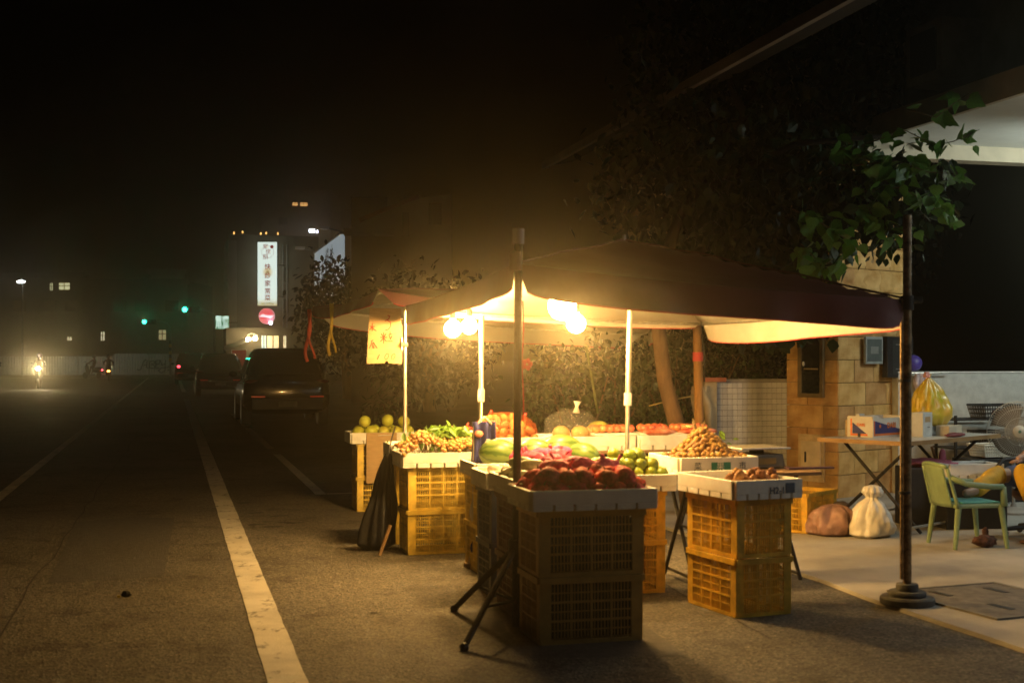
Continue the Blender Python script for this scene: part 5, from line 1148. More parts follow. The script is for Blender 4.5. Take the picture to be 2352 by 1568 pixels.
def skin(name, J, E_, m, parent=None, sub=2, root=0):
    me = bpy.data.meshes.new(name); me.from_pydata([tuple(j[0]) for j in J], E_, []); o = bpy.data.objects.new(name, me); COL.objects.link(o)
    md = o.modifiers.new('s', 'SKIN'); md.use_smooth_shade = True; md.branch_smoothing = .6
    for i, j in enumerate(J):
        r = j[1] if isinstance(j[1], tuple) else (j[1], j[1]); me.skin_vertices[0].data[i].radius = r; me.skin_vertices[0].data[i].use_root = (i == root)
    sb = o.modifiers.new('ss', 'SUBSURF'); sb.levels = sub; sb.render_levels = sub
    m2 = bpy.data.meshes.new_from_object(o.evaluated_get(bpy.context.evaluated_depsgraph_get())); bpy.data.objects.remove(o)
    m2.name = name; m2.materials.clear(); m2.materials.append(m); m2.shade_smooth()
    o = bpy.data.objects.new(name, m2); COL.objects.link(o); o.parent = parent; return o
pe = thing('person', 'seated person in blue and bright yellow trousers resting a foot on the green chair', 'person', (HIP.x, HIP.y, .022))
B0 = Vector(pe.location)
def j(x, y, z, r): return (Vector((x, y, z)) - B0, r)
M_skin = mat('skin', (.42, .24, .15), .55, .1, 10, sss=.1)
# legs: A = far leg with its foot on the chair, B = near leg on the floor
kneeA = Vector((3.76, 10.12, .505)); ankA = Vector((3.46, 9.80, .405)); toeA = Vector((3.36, 9.72, .40))
kneeB = Vector((3.87, 9.92, .545)); ankB = Vector((3.99, 9.80, .12)); toeB = Vector((3.84, 9.70, .055))
J = [j(*HIP, .12), j(4.30, 10.18, .62, .125), j(4.40, 10.2, .82, .135), j(4.43, 10.21, .98, .10), j(4.43, 10.21, 1.05, .05), j(4.41, 10.2, 1.12, .07), j(4.40, 10.2, 1.22, (.085, .075)), j(4.41, 10.2, 1.30, .05),
     j(4.15, 10.24, .46, .085), j(*kneeA, .058), j(*((kneeA * .6 + ankA * .4)), .054), j(*ankA, .036), j(*toeA, .030),
     j(4.17, 10.06, .46, .085), j(*kneeB, .058), j(*((kneeB * .6 + ankB * .4)), .054), j(*ankB, .036), j(*toeB, .028),
     j(4.36, 10.38, .95, .055), j(4.22, 10.48, .74, .042), j(4.05, 10.36, .62, .032), j(3.98, 10.30, .60, .030),
     j(4.40, 10.03, .95, .055), j(4.30, 9.92, .74, .042), j(4.10, 9.93, .64, .032), j(4.02, 9.95, .62, .030)]
Ed = [(0, 1), (1, 2), (2, 3), (3, 4), (4, 5), (5, 6), (6, 7), (0, 8), (8, 9), (9, 10), (10, 11), (11, 12), (0, 13), (13, 14), (14, 15), (15, 16), (16, 17), (2, 18), (18, 19), (19, 20), (20, 21), (2, 22), (22, 23), (23, 24), (24, 25)]
body = skin('body', J, Ed, M_skin, pe)
for (hx, hy, hz, sy) in ((3.98, 10.30, .60, 1), (4.02, 9.95, .62, -1)):
    for k in range(4):
        a = -.03 + .02 * k; L_ = (.055, .065, .062, .048)[k]
        skin('finger', [j(hx + .01, hy + a, hz, .009), j(hx - L_ * .55, hy + a * 1.15, hz - .004, .0085), j(hx - L_ * .9, hy + a * 1.15, hz - .022, .0075)], [(0, 1), (1, 2)], M_skin, body, 1)
    skin('thumb', [j(hx + .03, hy - sy * .03, hz, .010), j(hx + .0, hy - sy * .055, hz - .005, .009), j(hx - .025, hy - sy * .06, hz - .015, .008)], [(0, 1), (1, 2)], M_skin, body, 1)
M_ypant = mat('yellow_trouser_cloth', (.62, .36, .02), .75, .2, 7, bump=.8, bscale=16)
M_blues = mat('blue_shirt_cloth', (.05, .085, .22), .8, .2, 8, bump=.6, bscale=14)
def wr(P, Q, r0, r1, n, seed):      # a wrinkled sleeve of cloth between two joints
    out = []
    for i in range(n + 1):
        t_ = i / n; p = P.lerp(Q, t_); out.append((p - B0 + Vector((0, 0, .006 * math.sin(i * 2.3 + seed))), r0 + (r1 - r0) * t_ + .005 * math.sin(i * 1.9 + seed)))
    return out
for nm, hp, kn, an, s in (('a', Vector((4.15, 10.24, .47)), kneeA, ankA, 1), ('b', Vector((4.17, 10.06, .47)), kneeB, ankB, 2)):
    Jl = wr(kn + (hp - kn) * .10, kn, .080, .078, 2, s) + wr(kn.lerp(an, .2), an.lerp(kn, .04), .074, .062, 5, s); skin('trouser_leg', Jl, [(i, i + 1) for i in range(len(Jl) - 1)], M_ypant, pe)
    Jl = wr(hp, kn + (hp - kn) * .16, .105, .088, 4, s + 3); skin('shorts_leg', Jl, [(i, i + 1) for i in range(len(Jl) - 1)], M_blues, pe)
Js = [j(*HIP, .15), j(4.31, 10.18, .64, .152), j(4.40, 10.2, .82, .155), j(4.43, 10.21, .96, .115), j(4.36, 10.37, .94, .075), j(4.26, 10.46, .80, .065), j(4.40, 10.04, .94, .075), j(4.33, 9.95, .80, .065)]
skin('shirt', Js, [(0, 1), (1, 2), (2, 3), (2, 4), (4, 5), (2, 6), (6, 7)], M_blues, pe)
MB().ball(Vector((4.425, 10.2, 1.235)) - B0, (.098, .09, .10), 18, 12, lambda d: 1 if (d.z > -.1 or d.x > 0) else .86).build('hair', M_black, pe, 'all')
for s in (-1, 1): MB().ball(Vector((4.325, 10.2 + s * .028, 1.215)) - B0, .011, 8, 6).build('eye', M_white, body, 'all'); MB().ball(Vector((4.41, 10.2 + s * .082, 1.205)) - B0, (.018, .008, .028), 8, 6).build('ear', M_skin, body, 'all')
MB().ball(Vector((4.315, 10.2, 1.19)) - B0, (.018, .012, .022), 8, 6).build('nose', M_skin, body, 'all'); MB().ball(Vector((4.328, 10.2, 1.155)) - B0, (.008, .022, .006), 8, 6).build('mouth', mat('lip', (.3, .1, .08), .5), body, 'all')
MB().ball(toeB - B0 + Vector((.01, 0, -.012)), (.085, .042, .020), 14, 8).build('sandal', mat('brown_leather', (.10, .045, .025), .6), pe, 'all')
o = thing('brown_bundle', 'crumpled dark brown cloth bundle on the floor by the chair leg', 'bundle', G(2262, 1256, .02) + Vector((0, 0, .0)), .3)
MB().ball((0, 0, .045), (.085, .06, .045), 24, 14, lump(9, .5, 9)).build('cloth', mat('dark_brown_pile', (.09, .04, .03), .95, .5, 40, bump=1, bscale=60), o, 'all'); MB().ball((.02, .02, .1), (.025, .025, .045), 10, 8, lump(3)).build('fold', MATS['dark_brown_pile'], o, 'all')

# bags and crate by the pillar
M_wbag = mat('white_bag_film', (.80, .75, .66), .45, .12, 8, bump=.6, bscale=14)
q = G(2000, 1232, .02); o = thing('white_bag', 'tied white plastic bag standing on the concrete by the pillar', 'plastic bag', (q.x, q.y, .022), .3)
sackf([(.13, .0), (.18, .025), (.185, .08), (.165, .14), (.135, .20), (.095, .255), (.05, .29), (.04, .305), (.075, .345), (.06, .385), (.02, .40)], 4.0, 1.0, .85, 9, .14).build('bag', M_wbag, o, 'all'); MB().ball((.06, -.03, .34), (.03, .025, .035), 10, 8, lump(5)).build('knot', M_wbag, o, 'all')
q = G(1915, 1230, .02); o = thing('pink_bag', 'dull pinkish plastic bag slumped between the orange crate and the white bag', 'plastic bag', (q.x, q.y + .05, .022), 0)
sackf([(.12, .0), (.155, .02), (.16, .08), (.145, .14), (.12, .19), (.08, .225), (.03, .24)], 6.0, 1.15, .9, 7, .18).build('bag', mat('pinkish_film', (.30, .17, .14), .5, .3, 12, bump=.6, bscale=18), o, 'all'); MB().ball((.08, .03, .23), (.07, .05, .03), 12, 8, lump(8, .4)).build('crumpled_top', mat('dark_film', (.07, .05, .045), .5), o, 'all')
q = G(1850, 1224, .02); cx_ = crate('orange crate standing on the concrete in front of the stone pillar', (q.x + .03, q.y + .25, .023), rad(50), M_ora)
cable = tag(MB().tube([(G(2070, 1190, .02) + Vector((0, 0, .006))), G(2200, 1205, .02) + Vector((0, 0, .006)), G(2290, 1190, .02) + Vector((0, 0, .006)), G(2340, 1130, .02) + Vector((0, 0, .006))], .005, 6).build('power_cable', mat('grey_cable', (.2, .2, .19), .5), None, 'all'), 'thin grey cable trailing on the concrete towards the fan', 'cable')
# ================================================================== cars
def car(label, loc, rz, col, L=4.5, Wd=1.80, H=1.64, tail=True, group='cars parked along the road', cat='car'):
    t = thing('parked_car', label, cat, loc, rz, group)
    paint = mat('car_paint_%d' % (int(col[0] * 1000) + int(col[2] * 7000)), col, .18, .04, 3, coat=1.0, metal=.6)
    def sect(y, zb, zt, hw, n=28, p=.42):
        out = []
        for k in range(n):
            w = 2 * PI * k / n; c, s = math.cos(w), math.sin(w)
            x = hw * math.copysign(abs(c) ** p, c); z = (zb + zt) / 2 + (zt - zb) / 2 * math.copysign(abs(s) ** p, s)
            x *= 1 - .06 * max(0, (z - zb) / (zt - zb) - .55); out.append((x, y, z))
        return out
    st = [(-.500, .50, .86, .70), (-.494, .42, .95, .80), (-.47, .30, 1.02, .88), (-.40, .24, 1.05, .90), (-.25, .22, 1.04, .90), (0, .22, 1.02, .90), (.2, .22, 1.01, .90), (.34, .24, .97, .90), (.45, .30, .86, .84), (.49, .38, .74, .74), (.5, .46, .66, .62)]
    mb = MB(); vs = []; n = 28
    for (y, zb, zt, hw) in st: vs += sect(y * L, zb, zt * H / 1.64, hw * Wd / 1.8)
    mb.add(vs, [(i * n + k, i * n + (k + 1) % n, (i + 1) * n + (k + 1) % n, (i + 1) * n + k) for i in range(len(st) - 1) for k in range(n)] + [tuple(range(n)), tuple((len(st) - 1) * n + k for k in range(n))])
    mb.build('body', paint, t, 'all')
    # cabin: rounded rings stacked upward
    rings = [(.98, -.47, .24, .83), (1.20, -.445, .17, .79), (1.42, -.395, .09, .705), (1.54, -.34, .03, .66), (1.615, -.27, -.02, .58), (1.64, -.20, -.07, .40)]
    mb = MB(); vs = []; n = 36
    for (z, y0, y1, hw) in rings:
        for k in range(n):
            w = 2 * PI * k / n; c, s = math.cos(w), math.sin(w); p = .46
            vs.append((hw * Wd / 1.8 * math.copysign(abs(c) ** p, c), L * ((y0 + y1) / 2 + (y1 - y0) / 2 * math.copysign(abs(s) ** p, s)), z * H / 1.64))
    mb.add(vs, [(i * n + k, i * n + (k + 1) % n, (i + 1) * n + (k + 1) % n, (i + 1) * n + k) for i in range(len(rings) - 1) for k in range(n)] + [tuple((len(rings) - 1) * n + k for k in range(n))])
    cab = mb.build('cabin', paint, t, 'all')
    k_ = H / 1.64; kw = Wd / 1.8
    def quad(nm, P, m, par): return MB().add(P, [(0, 1, 2, 3)]).build(nm, m, par, solid=.006)
    quad('rear_window', [(-.70 * kw, -.467 * L - .008, 1.09 * k_), (.70 * kw, -.467 * L - .008, 1.09 * k_), (.60 * kw, -.40 * L - .022, 1.44 * k_), (-.60 * kw, -.40 * L - .022, 1.44 * k_)], M_glassdark, cab)
    quad('windscreen', [(-.70 * kw, .22 * L + .01, 1.06 * k_), (.70 * kw, .22 * L + .01, 1.06 * k_), (.60 * kw, .09 * L + .02, 1.44 * k_), (-.60 * kw, .09 * L + .02, 1.44 * k_)], M_glassdark, cab)
    for s in (-1, 1):
        for y0, y1 in ((-.33, -.16), (-.145, .06)): quad('side_window', [(s * .835 * kw, y0 * L, 1.08 * k_), (s * .835 * kw, (y1 + .03) * L, 1.08 * k_), (s * .715 * kw, y1 * L, 1.42 * k_), (s * .715 * kw, y0 * L, 1.42 * k_)], M_glassdark, cab)
        for y in (-.30, .31):
            Mw = Matrix.Translation((s * .80 * kw, y * L, .33)) @ Matrix.Rotation(s * PI / 2, 4, 'Y')
            w_ = MB().lathe([(.20, -.10), (.32, -.10), (.335, -.07), (.335, .07), (.32, .105), (.21, .105)], 26, Mw).build('tyre', M_black, t, True)
            MB().lathe([(.0, .106), (.03, .118), (.19, .108), (.205, .112), (.208, .10), (0, .09)], 20, Mw, False).build('rim', M_galv, w_, True)
        mr = MB().ball((s * .98 * kw, .16 * L, 1.06 * k_), (.10, .06, .07), 12, 8).build('wing_mirror', paint, t, 'all')
        MB().b2(s * .60 * kw - .14, s * .60 * kw + .14, -.502 * L, -.488 * L, .605 * k_, .635 * k_).build('rear_reflector', mat('glowing_reflector', (.55, .02, .01), .2, emit=(1, .05, .02), es=.10 if tail else 0), t)  # rear reflectors given a faint glow though they hold no lamp
        MB().ball((s * .70 * kw, -.478 * L, .93 * k_), (.17, .06, .045), 14, 8).build('tail_light', mat('dark_red_lens', (.12, .01, .01), .15), t, 'all')
        MB().ball((s * .62 * kw, .475 * L, .72 * k_), (.17, .10, .07), 14, 8).build('headlight', M_glassdark, t, 'all')
    MB().b2(-.72 * kw, .72 * kw, -.515 * L, -.495 * L, .36 * k_, .58 * k_).build('rear_bumper', M_black, t, bevel=.008)
    MB().b2(-.19, .19, -.519 * L, -.5155 * L, .41 * k_, .53 * k_).build('number_plate', mat('plate_white', (.12, .12, .11), .5), t)
    MB().b2(-.30, .30, -.503 * L, -.4985 * L, .80 * k_, .83 * k_).build('trim_strip', M_black, t)
    return t
car('grey parked hatchback with faintly glowing red reflectors seen from behind, nearest of the parked cars', UV(29.6, 2.32), ROT, (.06, .054, .046))
car('black parked car with a pale sticker, just beyond the grey hatchback', UV(52, 1.75), ROT, (.012, .012, .014), 4.5, 1.8, 1.62, False)
car('dark car with glowing red tail lights at the end of the parked row', UV(73, 1.0), ROT, (.015, .014, .016), 4.4, 1.75, 1.75, False)
c3 = [o for o in COL.objects if o.get('label', '').startswith('dark car with glowing')][0]
for s in (-1, 1): MB().ball((s * .66, -2.22, 1.0), (.09, .04, .07), 10, 8).build('lit_tail_light', glow('tail_glow%d' % s, (1, .06, .09), 5), c3, 'all')

# ================================================================== scooters with riders
def scooter(label, rlabel, loc, rz, head=0.0, tail=None, shirt=(.12, .05, .04), plabel=None):
    t = thing('scooter', label, 'scooter', loc, rz, 'scooters on the road')
    dk = mat('scooter_body_%d' % int(shirt[0] * 100), (.05, .05, .055), .35)
    for y in (-.62, .62):
        w = MB().lathe([(.13, -.05), (.22, -.045), (.235, 0), (.22, .045), (.13, .05)], 18, Matrix.Translation((0, y, .235)) @ Matrix.Rotation(PI / 2, 4, 'Y')).build('tyre', M_black, t, True)
        MB().lathe([(0, -.03), (.12, -.03), (.12, .03), (0, .03)], 12, Matrix.Translation((0, y, .235)) @ Matrix.Rotation(PI / 2, 4, 'Y'), False).build('rim', M_galv, w)
    MB().ball((0, -.45, .58), (.16, .45, .17), 14, 10).build('rear_body', dk, t, 'all'); MB().b2(-.14, .14, -.72, .02, .74, .82).build('seat', M_black, t, bevel=.02)
    MB().b2(-.15, .15, -.15, .40, .26, .34).build('floorboard', dk, t, bevel=.01); MB().box((0, .45, .62), (.32, .10, .62), R=Matrix.Rotation(rad(-14), 3, 'X')).build('front_shield', dk, t, bevel=.03)
    MB().tube([(0, .62, .3), (0, .45, 1.0)], .03, 8).build('fork', M_darkmetal, t, True); MB().tube([(-.32, .36, 1.03), (0, .45, 1.02), (.32, .36, 1.03)], .018, 8).build('handlebar', M_black, t, 'all')
    MB().ball((0, .52, .93), (.085, .06, .08), 14, 10).build('headlight', glow('scooter_headlight', (1, .84, .52), 600) if head else M_glassdark, t, 'all')
    for s in (-1, 1): MB().ball((s * .3, .38, 1.2), (.06, .015, .04), 8, 6).build('mirror', M_black, t, 'all')
    MB().ball((0, -.88, .62), (.10, .04, .05), 10, 8).build('tail_light', tail or M_glassdark, t, 'all'); MB().b2(-.11, .11, -.93, -.92, .40, .52).build('number_plate', MATS['plate_white'], t)
    p = thing('person', rlabel, 'person', Vector(loc) + Matrix.Rotation(rz, 3, 'Z') @ Vector((0, -.2, .30)), rz)
    K = lambda x, y, z, r: (Vector((x, y, z)), r)
    Jp = [K(0, -.1, .58, .13), K(0, -.06, .80, .14), K(0, .0, 1.0, .15), K(0, .02, 1.12, .06), K(0, .05, 1.24, .08), K(.11, .25, .55, .075), K(.12, .30, .15, .05), K(.12, .42, .06, .04), K(-.11, .25, .55, .075), K(-.12, .30, .15, .05), K(-.12, .42, .06, .04),
          K(.2, .05, 1.0, .055), K(.28, .25, .82, .042), K(.29, .52, .76, .035), K(-.2, .05, 1.0, .055), K(-.28, .25, .82, .042), K(-.29, .52, .76, .035)]
    skin('body', Jp, [(0, 1), (1, 2), (2, 3), (3, 4), (0, 5), (5, 6), (6, 7), (0, 8), (8, 9), (9, 10), (2, 11), (11, 12), (12, 13), (2, 14), (14, 15), (15, 16)], mat('rider_cloth_%d' % int(shirt[0] * 100), shirt, .8), p, 1)
    MB().ball((0, .05, 1.27), (.135, .15, .14), 16, 10).build('helmet', mat('helmet_%d' % int(shirt[0] * 100), (.10, .09, .10), .3), p, 'all')
    if head:
        ld = bpy.data.lights.new('headlight_beam', 'SPOT'); ld.energy = 300; ld.use_soft_falloff = False; ld.color = (1, .78, .42); ld.spot_size = rad(70); ld.spot_blend = .8; ld.shadow_soft_size = .08
        lo = bpy.data.objects.new('headlight_beam', ld); COL.objects.link(lo); lo.parent = t; lo.location = (0, .60, .93); lo.rotation_euler = (rad(85), 0, 0)
    return t
hl = W(90, 850, 62)
scooter('oncoming scooter with a blazing headlight at the left edge', 'rider behind the blazing scooter headlight', (hl.x, hl.y, 0), ROT + PI + .02, 1.0, None, (.06, .05, .05))
q = W(212, 850, 92); scooter('scooter with a small red tail light waiting before the pale hoarding', 'rider in dark red on the waiting scooter with the red light', (q.x, q.y, 0), ROT + .9, 0, glow('scooter_tail_red', (1, .06, .08), 9), (.16, .05, .04))
q = W(249, 852, 84); scooter('scooter with a bright orange tail light before the pale hoarding', 'rider in dark clothes on the scooter with the orange light', (q.x, q.y, 0), ROT + .05, 0, glow('scooter_tail_orange', (1, .28, .04), 26), (.05, .04, .06))
q = W(2, 848, 66); scooter('scooter with a faint red tail light cut by the left edge', 'rider cut by the left edge of the view', (q.x - .35, q.y, 0), ROT + .1, 0, glow('scooter_tail_dim', (1, .06, .05), 3), (.07, .04, .04))

# ================================================================== hoarding at the end of the road, with scrawl
HB = UV(121, -30)
ho = thing('site_hoarding', 'pale corrugated metal hoarding across the end of the road', 'fence', HB, ROT)
M_hoard = mat('pale_sheet_metal', (.52, .52, .46), .6, .10, 3)
def corr(w, h):
    mb = MB(); n = int(w / .22); P = []
    for i in range(n * 4 + 1): P.append((w * i / (n * 4), (0, .045, .045, 0)[i % 4]))
    mb.add([(x, y, z) for z in (0, h) for x, y in P], [(i, i + 1, len(P) + i + 1, len(P) + i) for i in range(len(P) - 1)]); return mb.mesh('panel', M_hoard)
CP = corr(2.94, 1.62); CP2 = corr(2.94, 1.85)
for k in range(16): link('panel', CP2 if k in (9, 10, 11) else CP, ho, (k * 3 - 2, 0, 0))
for k in range(17): MB().b2(k * 3 - 2.06, k * 3 - 2.0, .06, .12, 0, 1.7).build('post', M_galv, ho)
gf = thing('graffiti', 'black scrawled graffiti on the pale hoarding beside the striped pole', 'graffiti', HB + Matrix.Rotation(ROT, 3, 'Z') @ Vector((27.0, -.03, .35)), ROT)
G_ = [[(0, .15), (.1, .05), (.3, .1), (.5, .7), (.7, 1.0), (.85, .9), (.8, .3), (1.0, .2)], [(.55, .5), (.85, .55)], [(1.05, .25), (1.1, .85), (1.4, .9), (1.5, .7), (1.2, .55), (1.5, .45), (1.5, .2), (1.05, .25)], [(1.6, .9), (1.6, .2), (1.9, .25)], [(1.6, .55), (1.9, .6), (1.95, .95), (1.6, .9)], [(2.0, .95), (2.1, .5), (2.4, .6), (2.45, .95)], [(2.42, .7), (2.4, .0), (2.1, -.2), (1.8, 0), (2.1, .25), (2.7, .3), (2.9, .9)], [(2.6, .0), (2.75, .1)]]
mb = MB()
for k, s in enumerate(G_):
    pp = []
    for i in range(len(s) - 1):
        for z in range(5): pp.append((s[i][0] + (s[i + 1][0] - s[i][0]) * z / 5, -.001 * k, s[i][1] + (s[i + 1][1] - s[i][1]) * z / 5))
    pp.append((s[-1][0], -.001 * k, s[-1][1])); mb.ribbon(pp, .075)
mb.build('scrawl', M_black, gf)

# ================================================================== traffic signals
M_lens = glow('green_signal', (.02, 1.0, .55), 34); M_pole = mat('signal_pole_grey', (.22, .22, .20), .5)
def signal(label, base, pz, head, striped):
    base = Vector(base); t = thing('traffic_signal', label, 'traffic light', base, 0, 'traffic signals at the junction')
    h = Vector(head) - base
    pts = [Vector((0, 0, 0)), Vector((0, 0, pz - .9)), Vector((h.x * .03, 0, pz - .4)), Vector((h.x * .15, h.y * .15, pz - .1)), Vector((h.x * .35, h.y * .35, pz)), Vector((h.x * .95, h.y * .95, pz + .0))]
    MB().tube(pts, [.10, .09, .08, .07, .06, .05], 10).build('mast', M_pole, t, 'all')
    hb = MB(); hb.b2(h.x - .15, h.x + 1.0, h.y - .12, h.y + .1, h.z - .2, h.z + .2); hd = hb.build('signal_head', M_black, t, bevel=.02)
    for k, m in enumerate((M_lens, mat('dead_lens', (.03, .03, .03), .2), MATS['dead_lens'])):
        MB().lathe([(0, .10), (.10, .09), (.14, .04), (.15, 0)], 16, Matrix.Translation((h.x + .04 + k * .36, h.y - .13, h.z)) @ Matrix.Rotation(PI / 2, 4, 'X'), False).build('lens', m, hd, 'all')
    if striped:
        for k in range(6): MB().tube([(0, 0, 1.2 + k * .28), (0, 0, 1.2 + k * .28 + .27)], .112, 12).build('stripe', mat('signal_yellow', (.55, .32, .02), .6) if k % 2 == 0 else M_black, t, True)
    return t
q = G(391, 824 + 4200 / 105); hp = W(331, 739, 104.5)
signal('green traffic signal on the mast with yellow and black stripes', (W(391, 824, 105).x, 105, 0), hp.z, hp, True)
hp = W(424, 711, 88); signal('nearer green traffic signal on the curved mast by the green sign', (W(492, 824, 88).x, 88, 0), hp.z, hp, False)

# ================================================================== building with the lit signboard
def windows(t, lst, m, mf, dep=.02):
    for (x0, x1, z0, z1) in lst:
        w = MB().b2(x0, x1, -dep, -.004, z0, z1).build('window', m, t)
        mb = MB(); mb.b2((x0 + x1) / 2 - .03, (x0 + x1) / 2 + .03, -dep - .03, -dep - .001, z0, z1); mb.b2(x0 - .06, x1 + .06, -dep - .032, -dep - .002, z0 - .06, z0); mb.build('frame', mf, w)
M_bldg = mat('dark_render', (.15, .13, .10), .9, .2, .8); M_dimg = mat('grey_render_far', (.26, .24, .20), .9, .15, .6)
D0 = 84.0; fb = thing('corner_building', 'dark building carrying the tall lit restaurant signboard', 'building', (W(527, 824, D0).x, D0, 0), ROT)
s_ = D0 / FOC
MB().b2(0, 5.7, 0, 9, 0, 9.4).build('wall', M_bldg, fb)
MB().b2(-.08, .45, -.25, -.002, 0, 9.0).build('pilaster', M_dimg, fb)
for x in (2.95, 3.2): MB().tube([(x + .45, -.14, 2.2), (x + .45, -.14, 8.8)], .05, 8).build('drain_pipe', M_pole, fb, True)
for z in (4.4, 6.4): MB().b2(3.38, 3.75, -.10, -.002, z, z + .9).build('window', M_glassdark, fb)
for i, x in enumerate((.3, .85, 2.0, 2.35, 3.1)): MB().ball((x, .3, 9.52 + .08 * hsh(i)), (.05, .05, .09), 8, 6).build('roof_lantern', glow('lantern_%d' % i, (1, .5, .12), 2.5), fb, 'all')
# tall signboard
sb = thing('shop_sign', 'tall white lit vertical signboard with red characters', 'sign', W(614, 702, D0 - 1.2), 0)
sw, shh = 44 * s_, 144 * s_
M_sign = glow('lit_sign_face', (.80, .95, .88), 1.15)
def sign_face():
    m = M_sign; N = m.node_tree.nodes; L = m.node_tree.links; b = N['Principled BSDF']
    tc = N.new('ShaderNodeTexCoord'); ns = N.new('ShaderNodeTexNoise'); ns.inputs['Scale'].default_value = 1.1; ns.inputs['Detail'].default_value = 3; L.new(tc.outputs['Object'], ns.inputs['Vector'])
    sp_ = N.new('ShaderNodeSeparateXYZ'); L.new(tc.outputs['Object'], sp_.inputs[0])
    d = N.new('ShaderNodeVectorMath'); d.operation = 'DISTANCE'; d.inputs[1].default_value = (.02, 0, shh * .53); L.new(tc.outputs['Object'], d.inputs[0])
    r = N.new('ShaderNodeValToRGB'); r.color_ramp.elements[0].position = .0; r.color_ramp.elements[0].color = (.20, .10, .02, 1); r.color_ramp.elements[1].position = .38; r.color_ramp.elements[1].color = (.80, .95, .86, 1)
    e = r.color_ramp.elements.new(.16); e.color = (.72, .62, .34, 1); L.new(d.outputs['Value'], r.inputs[0])
    d2 = N.new('ShaderNodeMapRange'); d2.inputs[1].default_value = 0; d2.inputs[2].default_value = .45; L.new(sp_.outputs[2], d2.inputs[0])
    mx = N.new('ShaderNodeMix'); mx.data_type = 'RGBA'; mx.inputs[6].default_value = (.55, .45, .20, 1); L.new(d2.outputs[0], mx.inputs[0]); L.new(r.outputs[0], mx.inputs[7]); L.new(mx.outputs[2], b.inputs['Emission Color'])
sign_face()
MB().b2(-sw / 2, sw / 2, 0, .22, 0, shh).build('panel', M_sign, sb)
mb = MB(); mb.b2(-sw / 2 - .04, -sw / 2 - .001, -.01, .24, -.04, shh + .04); mb.b2(sw / 2 + .001, sw / 2 + .04, -.01, .24, -.04, shh + .04); mb.b2(-sw / 2, sw / 2, -.01, .24, -.04, -.001); mb.b2(-sw / 2, sw / 2, -.01, .24, shh + .001, shh + .04); mb.build('frame', M_black, sb)
for z in (.6, 2.6): MB().tube([(sw / 2, .12, z), (sw / 2 + .3, .9, z)], .04, 6).build('bracket', M_darkmetal, sb)
M_rsign = mat('red_vinyl', (.30, .02, .025), .5, emit=(.55, .03, .05), es=.35)
for ch, z in (('快', .605), ('炒', .467), ('家', .345), ('常', .225), ('菜', .118)): text('lettering', ch, .40, sb, (.02, -.006, shh * z), 0, M_rsign, bold=.006, ext=.002)
for ch, x, z, sz, tl in (('聚', -.04 - .07, .925, .34, .05), ('億', .06, .845, .34, 0), ('朋', -.12, .765, .36, .08)): text('lettering', ch, sz, sb, (x, -.006, shh * z), 0, M_rsign, tilt=tl, ext=.002)
mb = MB()
oc = [Vector((.02 + .40 * math.cos(rad(22.5 + 45 * k)), -.004, shh * .845 + .40 * math.sin(rad(22.5 + 45 * k)))) for k in range(9)]; mb.ribbon(oc, .018); mb.build('emblem', M_rsign, sb)
MB().lathe([(0, .003), (.11, .003), (.11, .0), (0, 0)], 16, Matrix.Translation((.29, -.004, shh * .925)) @ Matrix.Rotation(PI / 2, 4, 'X'), False).build('emblem', M_rsign, sb)
text('lettering', '089-229926', .17, sb, (.0, -.006, shh * .035), 0, mat('olive_vinyl', (.12, .09, .02), .6), ext=.002)
# round red sign
rs = thing('round_sign', 'round red lit sign with a white wave below the signboard', 'sign', W(613, 726, D0 - 1.2), 0); rr_ = 17 * s_
Mr = Matrix.Rotation(PI / 2, 4, 'X')
MB().lathe([(0, .10), (rr_, .10), (rr_, -.08), (0, -.08)], 30, Mr, False).build('disc', glow('red_sign_face', (1.0, .06, .09), 1.0), rs, True)
MB().lathe([(rr_ + .001, .11), (rr_ + .03, .11), (rr_ + .03, -.09), (rr_ + .001, -.09)], 30, Mr, False).build('rim', glow('pale_rim', (1, .6, .6), .5), rs, True)
mb = MB(); up = [(-.95, -.02), (-.5, .30), (-.1, .12), (.35, .10), (.95, .10)]; dn = [(-.95, -.12), (-.4, -.12), (.1, -.22), (.55, -.35), (.85, -.10)]
mb.add([(x * rr_, -.104, z * rr_) for x, z in up] + [(x * rr_, -.104, z * rr_) for x, z in dn], [(i, i + 1, 5 + i + 1, 5 + i) for i in range(4)]); mb.build('white_wave', glow('white_wave_face', (1, .86, .86), 1.3), rs)
MB().tube([(rr_ * .6, -.15, -rr_ * .95), (rr_ * .6, -.1, -rr_ * .8)], .03, 6).build('lamp_arm', M_darkmetal, rs); MB().ball((rr_ * .6, -.2, -rr_ * .95), .10, 12, 8).build('lamp', glow('bluish_lamp', (.75, .75, 1.0), 14), rs, 'all')
# green medical sign
gs = thing('green_sign', 'green lit sign with four white characters by the building edge', 'sign', W(510, 756, D0 - 3), 0)
gw, gh = 31 * 81 / FOC, 31 * 81 / FOC
MB().b2(-gw / 2, gw / 2, 0, .15, 0, gh).build('panel', glow('green_sign_face', (.02, .20, .07), .6), gs)
M_wl = glow('white_letters', (.75, 1, .85), 1.1)
for ch, x, z in (('醫', -.21, .61), ('療', .21, .61), ('用', -.21, .21), ('品', .21, .21)): text('lettering', ch, .42, gs, (x, -.006, z), 0, M_wl, bold=.006, ext=.002)
MB().tube([(gw / 2, .07, gh * .5), (gw / 2 + .5, .3, gh * .5)], .03, 6).build('bracket', M_darkmetal, gs)
